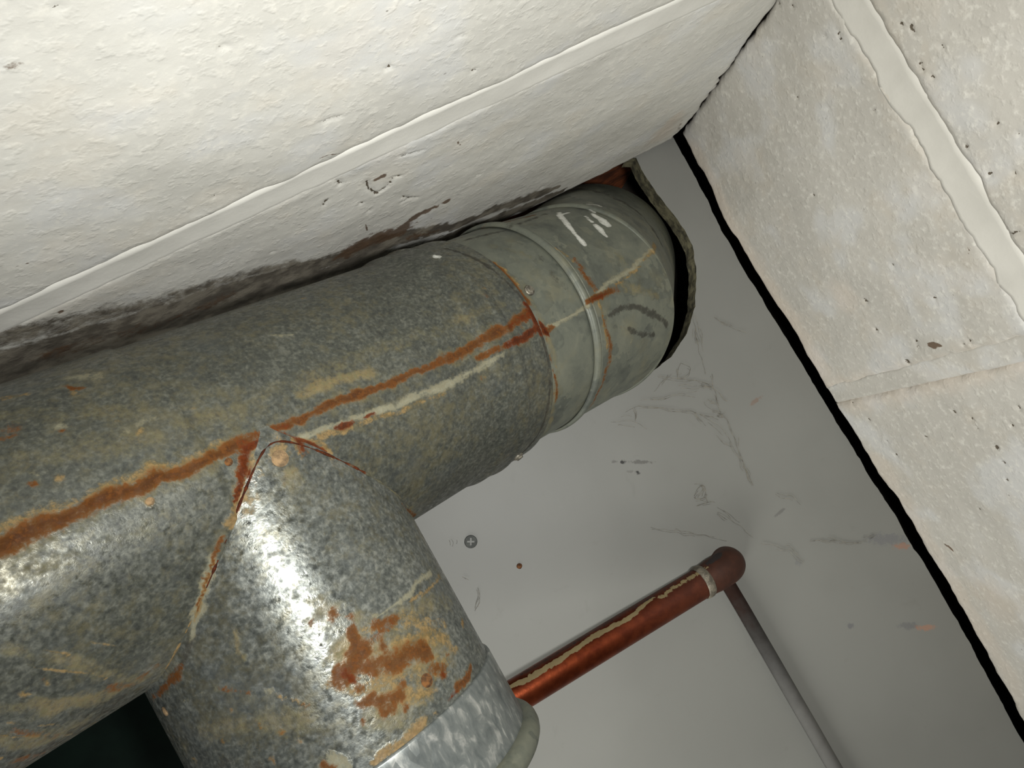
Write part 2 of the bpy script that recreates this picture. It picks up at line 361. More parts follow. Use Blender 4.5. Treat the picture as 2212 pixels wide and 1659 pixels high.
        ('rust',0.8,[(-0.075,0.0442,2.0462,0.00082),(-0.0735,0.0463,2.0463,0.00098)]),
        ('tan',0.75,[(-0.0806,0.0377,2.0462,0.00098),(-0.0759,0.0425,2.0461,0.00098),(-0.0736,0.0457,2.0462,0.00082)]),
        ('rust',0.6,[(-0.0977,0.0264,2.0495,0.00098),(-0.0889,0.0324,2.0472,0.00098)]),
        ('pale',0.85,[(-0.0839,0.0341,2.0464,0.00179),(-0.0816,0.0346,2.0462,0.0013)]),
        ('pale',0.6,[(-0.1136,0.0246,2.0579,0.00084),(-0.1025,0.0249,2.0514,0.00099)]),
        ('tint',0.9,[(-0.0838,0.01,2.0456,0.00147),(-0.0857,0.0163,2.0461,0.0018),(-0.0846,0.0205,2.0461,0.00147)]),
        ('tan',0.5,[(-0.0857,0.0163,2.0461,0.00114)]),
        ('rust',0.5,[(-0.0574,0.0227,2.0484,0.00167)]),
        ('tan',0.6,[(-0.0979,0.0349,2.0499,0.00131)]),
        ('rust',0.4,[(-0.0979,0.0349,2.0499,0.00131)]),
        ('tan',0.6,[(-0.0912,0.044,2.0481,0.00147)]),
        ('rust',0.4,[(-0.0912,0.044,2.0481,0.00147)]),
        ('tan',0.6,[(-0.0921,0.0385,2.0481,0.00114)]),
        ('rust',0.4,[(-0.0921,0.0385,2.0481,0.00114)]),
        ('tan',0.6,[(-0.0849,0.0495,2.047,0.00163)]),
        ('rust',0.4,[(-0.0849,0.0495,2.047,0.00163)]),
        ('tan',0.6,[(-0.0807,0.0554,2.0467,0.00163)]),
        ('rust',0.4,[(-0.0807,0.0554,2.0467,0.00163)]),
        ('tan',0.6,[(-0.1064,0.0429,2.0541,0.00149)]),
        ('rust',0.4,[(-0.1064,0.0429,2.0541,0.00149)]),
        ('tan',0.6,[(-0.0923,0.0565,2.0488,0.00146)]),
        ('rust',0.4,[(-0.0923,0.0565,2.0488,0.00146)]),
        ('tan',0.6,[(-0.0952,0.0515,2.0495,0.00147)]),
        ('rust',0.4,[(-0.0952,0.0515,2.0495,0.00147)]),
        ('tan',0.6,[(-0.0856,0.0545,2.0473,0.0013)]),
        ('rust',0.4,[(-0.0856,0.0545,2.0473,0.0013)]),
        ('tint',0.75,[(-0.1117,0.0372,2.0571,0.005),(-0.0906,0.0428,2.0479,0.00652),(-0.0764,0.0506,2.0463,0.00652)]),
        ('tint',0.6,[(-0.0997,0.0275,2.0503,0.00394),(-0.084,0.0372,2.0465,0.00391)]),
        ('tint',0.7,[(-0.0378,0.0067,2.0582,0.0014),(-0.0313,0.0056,2.0638,0.00179)]),
        ('tint',0.7,[(-0.0427,-0.0045,2.0546,0.00121)]),
        ('tint',0.55,[(-0.063,0.009,2.0466,0.00166),(-0.0542,0.0162,2.0493,0.00235)]),
        ('tint',0.5,[(-0.0498,-0.0191,2.0505,0.00409),(-0.038,-0.0224,2.0576,0.00352)]),
        ('tint',0.6,[(-0.0532,-0.0116,2.0491,0.00135)]),
        ('tan',0.5,[(-0.04,0.0753,2.0576,0.00275)]),
        ('pale',0.5,[(-0.0453,0.0637,2.0542,0.00238),(-0.0392,0.0664,2.058,0.00207)]),
        ('tan',0.6,[(-0.0372,0.0737,2.0595,0.00173)]),
        ('soot_shade',0.5,[(-0.111,0.0505,2.0572,0.00332),(-0.098,0.0565,2.0507,0.00294)]),
        ('tint',0.5,[(-0.0279,0.0096,2.0676,0.00109),(-0.0169,0.0106,2.0862,0.00097)]),
        ('pale',0.4,[(-0.0343,0.0154,2.0611,0.00088),(-0.0162,0.0176,2.0878,0.00077)]),
        ('pale',0.55,[(-0.0371,-0.0399,2.0581,2e-05)]),
        ('tan',0.7,[(-0.1223,0.0455,2.0667,0.00171)]),
        ('tint',0.6,[(-0.1247,0.0374,2.069,0.00241),(-0.1236,0.0472,2.0682,0.00275)]),
    ],
    'elbow': [
        ('rust',0.9,[(0.0666,-0.1079,2.1526,0.00146),(0.0765,-0.0927,2.1414,0.00143),(0.0843,-0.0722,2.1356,0.0014),(0.0866,-0.0588,2.1351,0.0014)]),
        ('rust',0.55,[(0.0863,-0.0589,2.1349,0.0007),(0.0866,-0.0458,2.1366,0.0007),(0.0843,-0.0298,2.1418,0.00071),(0.0791,-0.0157,2.1502,0.00072),(0.072,-0.0046,2.162,0.00074),(0.0656,0.0022,2.1778,0.00076)]),
        ('tint',0.8,[(0.0676,-0.1073,2.1521,0.00292),(0.0776,-0.0922,2.1416,0.00285),(0.0855,-0.0718,2.1362,0.00281),(0.0878,-0.0584,2.1358,0.00281),(0.0881,-0.0452,2.1376,0.00281),(0.0859,-0.0292,2.1431,0.00284),(0.0808,-0.0151,2.1519,0.00289),(0.0738,-0.004,2.1645,0.00297),(0.068,0.0029,2.1841,0.00309)]),
        ('white',1,[(0.1422,-0.1087,2.1951,0.00138),(0.1403,-0.1046,2.1887,0.0019),(0.1389,-0.0961,2.1796,0.00186),(0.1376,-0.0875,2.1729,0.00104),(0.1382,-0.0829,2.1709,0.00182),(0.1384,-0.0804,2.17,0.00207)]),
        ('white',0.9,[(0.1423,-0.106,2.1916,0.00082),(0.1478,-0.1065,2.1956,0.00055)]),
        ('white',1,[(0.162,-0.103,2.2004,0.00084),(0.1627,-0.1,2.1978,0.00084)]),
        ('white',1,[(0.1608,-0.0987,2.1955,0.00138),(0.1625,-0.0929,2.192,0.00275),(0.1626,-0.0878,2.1888,0.00191)]),
        ('white',1,[(0.1548,-0.0896,2.185,0.00162),(0.1557,-0.0854,2.1831,0.00242),(0.156,-0.0812,2.1814,0.0016)]),
        ('white',1,[(0.1547,-0.099,2.192,0.00082),(0.1549,-0.0929,2.1872,0.00081)]),
        ('white',0.9,[(0.1607,-0.091,2.1895,0.00136),(0.1616,-0.0866,2.1875,0.00082)]),
        ('white',0.9,[(0.1686,-0.1124,2.2207,0.00088),(0.1753,-0.1087,2.2216,0.00117),(0.1763,-0.1057,2.2187,0.00058)]),
        ('pale',0.5,[(0.1292,-0.0896,2.1689,0.00077),(0.1311,-0.0871,2.1686,0.00077)]),
        ('pale',1,[(0.0901,-0.0445,2.139,0.00141),(0.1018,-0.0451,2.1459,0.00144),(0.1138,-0.0457,2.1529,0.00147),(0.1181,-0.0467,2.1531,0.00123)]),
        ('pale',1,[(0.1278,-0.0508,2.1601,0.00176),(0.1408,-0.0546,2.1679,0.00231),(0.1504,-0.0552,2.1739,0.00183),(0.1592,-0.057,2.1794,0.00186),(0.1728,-0.0613,2.188,0.0019),(0.1812,-0.0629,2.193,0.00221)]),
        ('tan',0.85,[(0.1705,-0.0592,2.1865,0.00135),(0.1804,-0.0617,2.1928,0.0022),(0.1937,-0.0687,2.216,0.00174)]),
        ('tan',0.75,[(0.1404,-0.051,2.1681,0.00129),(0.1507,-0.0528,2.1744,0.00105),(0.1671,-0.0571,2.1844,0.00081)]),
        ('rust',1,[(0.1189,-0.0484,2.1527,0.00148),(0.1268,-0.0491,2.1598,0.00226),(0.138,-0.049,2.167,0.00231)]),
        ('red',0.7,[(0.1231,-0.0487,2.1575,0.00125),(0.1336,-0.0487,2.1642,0.00152)]),
        ('rust',0.7,[(0.1412,-0.0494,2.1689,0.00309)]),
        ('tint',0.8,[(0.1466,-0.0491,2.1724,0.00364),(0.1587,-0.0441,2.1815,0.00373),(0.1687,-0.037,2.1908,0.00327)]),
        ('red',1,[(0.0865,-0.0476,2.1361,0.0014),(0.0873,-0.0433,2.1376,0.00234),(0.0888,-0.0412,2.1392,0.00118)]),
        ('rust',0.8,[(0.0876,-0.0421,2.1381,0.00235),(0.0931,-0.044,2.1409,0.00142)]),
        ('tan',0.8,[(0.0841,-0.0414,2.1363,0.00093),(0.0822,-0.0366,2.1369,0.00117),(0.0826,-0.0328,2.139,0.00094)]),
        ('rust',0.6,[(0.1262,-0.0739,2.1601,0.00126),(0.1267,-0.0639,2.1587,0.00251),(0.1281,-0.0534,2.1599,0.00251)]),
        ('tan',0.85,[(0.1271,-0.0557,2.159,0.00075),(0.1259,-0.044,2.1605,0.001),(0.1234,-0.0331,2.1635,0.00126),(0.1204,-0.0227,2.1688,0.00127)]),
        ('rust',0.58,[(0.1248,-0.0396,2.1613,0.00151),(0.1239,-0.0283,2.1668,0.00203),(0.1208,-0.0182,2.1734,0.00206),(0.1149,-0.0105,2.1792,0.00208),(0.1082,-0.0034,2.1879,0.00211),(0.1024,0.0017,2.2005,0.00189)]),
        ('tan',0.6,[(0.1197,-0.0836,2.1592,0.00101),(0.1249,-0.0721,2.1588,0.00126)]),
        ('red',0.6,[(0.1093,-0.0048,2.1854,0.00105),(0.1058,-0.0015,2.1912,0.00106)]),
        ('rust',0.9,[(0.0685,-0.1078,2.1534,0.00073),(0.075,-0.0989,2.1459,0.0012),(0.0812,-0.0862,2.1397,0.00166),(0.0843,-0.0722,2.1356,0.00187),(0.0854,-0.0593,2.1344,0.00163)]),
        ('tan',0.65,[(0.0796,-0.0914,2.1421,0.00143),(0.0842,-0.0805,2.1384,0.00165),(0.0867,-0.0705,2.1365,0.00164)]),
        ('rust',0.8,[(0.0841,-0.0311,2.1408,0.00071),(0.0826,-0.0244,2.1444,0.00095),(0.0821,-0.0167,2.1509,0.0012),(0.0784,-0.0094,2.1579,0.00073)]),
        ('tan',0.6,[(0.0852,-0.0258,2.1449,0.00095),(0.086,-0.0208,2.1495,0.00096)]),
        ('tint',0.7,[(0.0877,-0.0745,2.1382,0.0033),(0.0903,-0.0621,2.1374,0.00235)]),
        ('tint',0.6,[(0.0837,-0.0192,2.1495,0.00336),(0.0827,-0.0125,2.1563,0.00244)]),
        ('soot_shade',0.85,[(0.1293,-0.0382,2.1648,0.00152),(0.1386,-0.0387,2.1706,0.00232),(0.1521,-0.0357,2.1807,0.00238),(0.1626,-0.0285,2.1917,0.00245),(0.17,-0.0205,2.2032,0.00251)]),
        ('soot_shade',0.8,[(0.1392,-0.0273,2.1775,0.00157),(0.1477,-0.0216,2.1877,0.00214),(0.1569,-0.0188,2.1964,0.00192)]),
        ('tan',0.6,[(0.1351,-0.0304,2.1727,0.00129),(0.1374,-0.0273,2.1762,0.00104)]),
        ('pale',0.5,[(0.1397,-0.0208,2.1831,0.00159),(0.1368,-0.018,2.1841,0.00106)]),
        ('rust',0.8,[(0.0942,-0.1181,2.1836,0.00132),(0.1114,-0.1154,2.1876,0.00161),(0.1294,-0.1143,2.1963,0.00165)]),
        ('rust',0.6,[(0.0647,-0.1135,2.1617,0.001),(0.0797,-0.1144,2.1704,0.00102)]),
        ('soot_shade',0.6,[(0.0769,-0.11,2.161,0.0015),(0.1053,-0.1079,2.1696,0.00206),(0.1352,-0.1115,2.195,0.0022)]),
        ('soot_shade',0.5,[(0.1077,-0.0704,2.1487,0.00341),(0.1101,-0.0594,2.1489,0.00244)]),
        ('soot_shade',0.5,[(0.1077,-0.0798,2.1515,0.00246)]),
        ('tint',0.55,[(0.0873,-0.0989,2.1526,0.00343),(0.1027,-0.0816,2.1494,0.00342),(0.1087,-0.0671,2.1487,0.00292)]),
        ('pale',0.4,[(0.1036,-0.0689,2.146,0.00121),(0.1029,-0.0605,2.1447,0.00144)]),
        ('pale',0.45,[(0.0849,-0.0093,2.1621,0.00099),(0.0946,-0.014,2.1619,0.00074)]),
        ('pale',0.4,[(0.0961,-0.0076,2.1723,0.00076)]),
        ('tint',0.5,[(0.1549,-0.0644,2.1767,0.00633),(0.1608,-0.0506,2.1812,0.00533)]),
        ('soot_shade',0.7,[(0.19,-0.1414,2.287,0.00468),(0.2006,-0.1181,2.2585,0.00445),(0.2094,-0.0932,2.2483,0.00374),(0.207,-0.0693,2.2387,0.00244)]),  # shade on the last gore by the hole, painted dark
    ],
    'wall': [
        ('soot_shade',0.9,[(-0.1468,-0.1392,2.1136,0.01953),(-0.1321,-0.1397,2.1221,0.0193),(-0.1199,-0.1396,2.127,0.01795),(-0.0966,-0.1397,2.1391,0.01604),(-0.0694,-0.1389,2.1466,0.01377),(-0.0415,-0.1399,2.1609,0.01298),(-0.0111,-0.1397,2.1756,0.01157),(0.0107,-0.1393,2.1848,0.01035),(0.0312,-0.1396,2.1912,0.01269),(0.0512,-0.1395,2.2034,0.01093),(0.0668,-0.139,2.2118,0.00783),(0.0959,-0.1394,2.2345,0.00472)]),  # band above the flue: soot together with the flue's painted shade
        ('soot_shade',0.95,[(-0.1689,-0.1395,2.1525,0.02689),(-0.1397,-0.1393,2.1674,0.02635),(-0.113,-0.1396,2.1787,0.02443),(-0.0837,-0.1393,2.189,0.02225),(-0.0524,-0.1395,2.2009,0.021),(-0.0187,-0.1397,2.2158,0.01974),(0.0054,-0.1394,2.2239,0.01911),(0.0309,-0.1395,2.2291,0.01718),(0.0624,-0.1391,2.245,0.01432),(0.0972,-0.1396,2.261,0.00746)]),
        ('soot_shade',0.95,[(-0.1576,-0.1396,2.1326,0.01709),(-0.1298,-0.14,2.1477,0.01799),(-0.1046,-0.1394,2.1581,0.01678),(-0.0766,-0.1395,2.1686,0.01547),(-0.0467,-0.1398,2.1803,0.01507),(-0.0147,-0.1395,2.1942,0.01467),(0.0079,-0.1398,2.2068,0.01411),(0.0323,-0.1395,2.2126,0.01218)]),
        ('soot_shade',0.55,[(-0.1263,-0.1393,2.088,0.01524),(-0.1087,-0.1393,2.1036,0.01368),(-0.0883,-0.1398,2.1192,0.01187),(-0.064,-0.1392,2.1312,0.00973),(-0.0371,-0.1398,2.1443,0.00832),(-0.0088,-0.1398,2.1637,0.00686)]),
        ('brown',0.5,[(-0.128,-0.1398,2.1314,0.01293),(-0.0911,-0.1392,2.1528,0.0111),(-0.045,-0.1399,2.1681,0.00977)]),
        ('soot_shade',0.95,[(0.076,-0.1393,2.2552,0.00855),(0.0972,-0.1396,2.261,0.00746),(0.1185,-0.1396,2.2625,0.0069),(0.1404,-0.1397,2.265,0.00634),(0.1629,-0.1398,2.268,0.00577),(0.1759,-0.1396,2.2688,0.00387)]),
        ('soot_shade',0.95,[(0.0494,-0.1393,2.2415,0.01063),(0.0792,-0.1391,2.2464,0.00962),(0.1144,-0.1395,2.2568,0.00744),(0.1513,-0.1397,2.2648,0.00636)]),
        ('brown',0.85,[(0.0231,-0.1395,2.1845,0.01247),(0.0347,-0.1395,2.184,0.01146),(0.0513,-0.1397,2.1922,0.01067),(0.0578,-0.1395,2.189,0.00637)]),
        ('brown',0.9,[(0.0514,-0.1397,2.1891,0.00636),(0.0553,-0.1396,2.1858,0.00474),(0.0633,-0.1394,2.18,0.00469),(0.0713,-0.1395,2.1787,0.00417),(0.0771,-0.1393,2.1787,0.00261)]),
        ('brown',0.9,[(0.0821,-0.1394,2.1797,0.00315)]),
        ('brown',0.95,[(0.0338,-0.1391,2.1424,0.00024),(0.0339,-0.1393,2.1512,0.00036),(0.034,-0.1394,2.1652,0.00075)]),
        ('soot_shade',0.8,[(0.0821,-0.1389,2.2249,0.00519),(0.0934,-0.1394,2.2322,0.00587),(0.1094,-0.1396,2.2355,0.00594),(0.1214,-0.1395,2.2373,0.00778),(0.1338,-0.1393,2.2416,0.00848),(0.1458,-0.1395,2.2475,0.0086),(0.1567,-0.1397,2.2523,0.00622),(0.1685,-0.1399,2.2576,0.00378)]),
        ('brown',0.6,[(0.0601,-0.1392,2.2095,0.00666),(0.0755,-0.1388,2.2202,0.00456)]),
        ('brown',0.9,[(0.045,-0.1398,2.1062,0.00216),(0.0481,-0.1396,2.1058,0.00216)]),
        ('pit',0.9,[(0.0398,-0.1399,2.1041,0.0008),(0.0402,-0.1397,2.1117,0.0008),(0.0428,-0.1393,2.1225,0.0008),(0.0461,-0.1393,2.1214,0.0008),(0.0503,-0.1393,2.1195,0.0008),(0.0528,-0.1393,2.1148,0.0008)]),
        ('pit',0.9,[(0.0517,-0.1393,2.112,0.0008),(0.0567,-0.1392,2.1142,0.0008)]),
        ('brown',0.9,[(0.0878,-0.1396,2.1069,0.00066),(0.089,-0.1396,2.1121,0.00078)]),
        ('pit',0.9,[(0.0273,-0.1396,2.0932,0.0012)]),
        ('pit',0.8,[(0.0263,-0.1397,2.0854,0.0008),(0.0273,-0.1396,2.0932,0.0008)]),
        ('pit',0.85,[(0.0563,-0.1391,2.0153,0.0012)]),
        ('pit',0.85,[(0.0926,-0.1392,2.0454,0.0012)]),
        ('brown',0.65,[(0.0223,-0.1391,2.0592,0.00056),(0.0272,-0.1392,2.0606,0.00056),(0.0335,-0.1399,2.067,0.00058)]),
        ('brown',0.7,[(-0.0976,-0.1393,2.0364,0.00057),(-0.0928,-0.1393,2.0369,0.00057),(-0.0884,-0.1395,2.0386,0.00041)]),
        ('pit',0.9,[(-0.0879,-0.1401,2.0666,0.0008),(-0.0873,-0.1397,2.0705,0.00092)]),
        ('brown',0.9,[(-0.1009,-0.1392,2.09,0.00194)]),
        ('brown',0.55,[(-0.0442,-0.1398,1.9406,0.00112),(-0.0396,-0.1397,1.9421,0.00205),(-0.0375,-0.1397,1.9411,0.00113)]),
        ('brown',0.5,[(-0.0354,-0.1398,1.9374,0.00133)]),
        ('brown',0.5,[(-0.0168,-0.1394,1.9361,0.00135)]),
        ('pit',0.6,[(-0.0247,-0.1396,1.9299,0.0012)]),
        ('pit',0.85,[(0.0198,-0.1394,2.1033,0.00085),(0.0173,-0.1394,2.1078,0.0008)]),
        ('pit',0.7,[(-0.0141,-0.1396,2.1347,0.0012)]),
        ('pit',0.7,[(0.0061,-0.1397,1.9679,0.0012)]),
        ('pit',0.6,[(-0.0208,-0.1399,2.0533,0.0012)]),
        ('brown',0.5,[(-0.0635,-0.1395,2.0468,0.00052),(-0.0616,-0.1396,2.0533,0.00053)]),
        ('pit',0.8,[(0.0346,-0.1394,2.1254,0.0012)]),
        ('pit',0.7,[(0.0383,-0.1392,2.1393,0.0012)]),
        ('pit',0.7,[(0.0568,-0.1397,2.1426,0.0008),(0.0606,-0.1397,2.149,0.0008),(0.0646,-0.1396,2.1535,0.0008)]),
        ('pit',0.7,[(0.0606,-0.1397,2.1503,0.0008),(0.0559,-0.1396,2.1499,0.0008)]),
        ('pit',0.6,[(0.0562,-0.1392,2.0923,0.0008),(0.0689,-0.1389,2.0968,0.0008)]),
        ('pit',0.7,[(0.0283,-0.1392,2.0323,0.0008),(0.0347,-0.139,2.0339,0.0008)]),
        ('pit',0.6,[(0.0831,-0.1391,2.0166,0.0008),(0.0854,-0.1392,2.0162,0.0008)]),
        ('brown',0.5,[(0.0856,-0.1396,2.0786,0.00061)]),
        ('pit',0.8,[(0.1027,-0.1394,2.1624,0.0012)]),
        ('pit',0.6,[(0.1542,-0.1394,2.238,0.00121)]),
        ('blush',0.8,[(0.252,-0.1397,2.2512,0.01276),(0.2544,-0.1393,2.2254,0.00608)]),
        ('brown',0.5,[(0.2684,-0.1398,2.2629,0.00327),(0.2647,-0.14,2.2423,0.00126)]),
        ('soot_shade',0.35,[(0.2483,-0.1399,2.2628,0.0013),(0.2616,-0.1399,2.2679,0.00132)]),
        ('pit',0.9,[(0.278,0.0691,2.252,0.00188)]),
        ('pit',0.9,[(0.2783,0.0782,2.2683,0.00161)]),
        ('pit',0.9,[(0.2782,0.0709,2.1967,0.0014)]),
        ('pit',0.9,[(0.2778,0.0662,2.1793,0.0019)]),
        ('pit',0.9,[(0.2778,0.0557,2.1619,0.00131)]),
        ('pit',0.9,[(0.2778,0.0593,2.1633,0.0012)]),
        ('pit',0.9,[(0.278,0.0646,2.1233,0.0012)]),
        ('pit',0.9,[(0.2779,0.065,2.1289,0.0012)]),
        ('pit',0.9,[(0.2786,0.125,2.1496,0.00176)]),
        ('pit',0.9,[(0.2784,0.1345,2.1504,0.0012)]),
        ('pit',0.9,[(0.2784,0.1075,2.1551,0.00128)]),
        ('pit',0.9,[(0.2786,0.1252,2.2428,0.00153)]),
        ('pit',0.9,[(0.2782,0.1152,2.2435,0.00123)]),
        ('pit',0.9,[(0.2783,0.1452,2.1551,0.0012)]),
        ('pit',0.9,[(0.2806,0.1649,2.1952,0.0012)]),
        ('pit',0.9,[(0.278,0.0978,2.2495,0.00124)]),
        ('pit',0.9,[(0.2782,0.1042,2.1174,0.0012)]),
        ('pit',0.9,[(0.2776,0.0424,2.1895,0.00139)]),
        ('pit',0.9,[(0.2782,-0.0625,2.0436,0.0012)]),
        ('pit',0.9,[(0.2777,-0.0769,2.0528,0.0012)]),
        ('pit',0.9,[(0.2778,-0.0822,2.0564,0.0012)]),
        ('pit',0.9,[(0.2779,-0.0636,2.0586,0.0012)]),
        ('pit',0.9,[(0.2793,-0.0569,2.0752,0.00151)]),
        ('pit',0.9,[(0.2799,-0.051,2.0676,0.0012)]),
        ('pit',0.9,[(0.2781,-0.0555,2.0565,0.0012)]),
        ('pit',0.9,[(0.2791,-0.1009,2.0765,0.0012)]),
        ('pit',0.9,[(0.2776,-0.1017,2.0913,0.00136)]),
        ('pit',0.9,[(0.278,-0.1064,2.1009,0.0012)]),
        ('pit',0.9,[(0.2777,-0.0988,2.0926,0.0012)]),
        ('pit',0.9,[(0.278,-0.0607,2.0981,0.0012)]),
        ('pit',0.9,[(0.2793,-0.0226,2.0746,0.0012)]),
        ('pit',0.9,[(0.2796,-0.0119,2.0679,0.0012)]),
        ('pit',0.9,[(0.2797,-0.0237,2.0687,0.0012)]),
        ('pit',0.9,[(0.2784,-0.0215,2.061,0.0012)]),
        ('pit',0.9,[(0.2792,-0.0357,2.0755,0.0012)]),
        ('pit',0.9,[(0.2784,-0.0057,2.0577,0.0012)]),
        ('pit',0.9,[(0.2778,0.0372,2.13,0.00122)]),
        ('pit',0.9,[(0.2774,0.0238,2.1831,0.00165)]),
        ('pit',0.9,[(0.2774,0.0115,2.1452,0.0012)]),
        ('pit',0.9,[(0.2776,-0.095,2.1438,0.0012)]),
        ('pit',0.9,[(0.2781,-0.0226,2.0404,0.0012)]),
        ('pit',0.9,[(0.278,-0.0005,2.0459,0.0012)]),
        ('pit',0.9,[(0.2786,-0.1387,2.1192,0.00147)]),
        ('pit',0.9,[(0.2781,-0.1304,2.1102,0.0012)]),
        ('pit',0.9,[(0.2779,-0.0776,2.1258,0.0012)]),
        ('pit',0.9,[(0.2755,-0.0461,2.1727,0.0012)]),
        ('pit',0.9,[(0.28,-0.0034,2.0674,0.0012)]),
        ('pit',0.9,[(0.2796,0.0068,2.0717,0.0012)]),
        ('pit',0.9,[(0.2782,-0.0138,2.034,0.0012)]),
        ('pit',0.9,[(0.278,-0.061,2.0595,0.0012)]),
        ('pit',0.9,[(0.2777,-0.0786,2.0528,0.0012)]),
        ('pit',0.9,[(0.2783,0.0838,2.2577,0.00126)]),
        ('pit',0.9,[(0.2784,0.1014,2.1654,0.0012)]),
        ('pit',0.9,[(0.2785,0.1128,2.1551,0.0012)]),
        ('pit',0.9,[(0.2782,0.1135,2.1289,0.0012)]),
        ('pit',0.9,[(0.2782,0.1149,2.2017,0.0012)]),
        ('brown',0.9,[(0.2776,0.0598,2.1533,0.00154),(0.2776,0.0611,2.1496,0.00229),(0.2776,0.0618,2.1449,0.00126)]),
        ('pit',0.8,[(0.2796,0.0203,2.071,0.00084),(0.2778,0.0233,2.059,0.0008)]),
        ('brown',0.7,[(0.2778,0.0227,2.0924,0.00067),(0.2778,0.0203,2.0899,0.00088)]),
        ('brown',0.8,[(0.2825,0.1939,2.2525,0.00123),(0.2825,0.1957,2.2496,0.00153),(0.2824,0.1986,2.2476,0.00092)]),
        ('pit',0.8,[(0.2777,-0.0775,2.0527,0.0008),(0.2777,-0.0752,2.0532,0.0008)]),
        ('blush',0.8,[(0.2775,-0.1232,2.2731,0.01),(0.2736,-0.0704,2.2754,0.01129),(0.2763,0.0105,2.2712,0.01176),(0.2772,0.0533,2.2725,0.01302)]),
        ('blush',0.7,[(0.2783,0.0745,2.2736,0.01302),(0.2785,0.0787,2.2197,0.01176),(0.2789,0.0789,2.0967,0.00891)]),
        ('blush',0.5,[(0.2791,0.1304,2.2672,0.00959),(0.2827,0.2221,2.2704,0.00954),(0.2817,0.3078,2.2651,0.00934)]),
        ('blush',0.4,[(0.2824,0.2339,2.2337,0.01777)]),
        ('blush',0.6,[(0.2768,0.0155,2.2008,0.01142)]),
    ],
    'copper': [
        ('flux',0.95,[(-0.0154,0.1229,2.227,0.00162),(0.0055,0.1248,2.2305,0.00192),(0.0267,0.1255,2.2352,0.00195),(0.0461,0.1259,2.2398,0.00198),(0.0679,0.1275,2.2437,0.00172),(0.083,0.1275,2.2478,0.00175),(0.0916,0.1264,2.252,0.00088)]),
        ('flux',0.6,[(0.094,0.1275,2.2507,0.00205),(0.1114,0.1285,2.2541,0.00238),(0.1333,0.1289,2.2588,0.00241)]),
        ('black',0.95,[(0.1387,0.1277,2.2613,0.00304),(0.1464,0.1275,2.2646,0.00276)]),
        ('black',0.5,[(-0.0119,0.1209,2.2321,0.00109),(0.053,0.1244,2.2444,0.00115),(0.1252,0.1278,2.2595,0.00121)]),
        ('dull',0.8,[(0.0004,0.1218,2.2338,0.00276),(0.054,0.1239,2.2471,0.00288),(0.1277,0.1275,2.2655,0.00305)]),
    ],
    'seam': [
    ],
    'sleeve': [
    ],
}

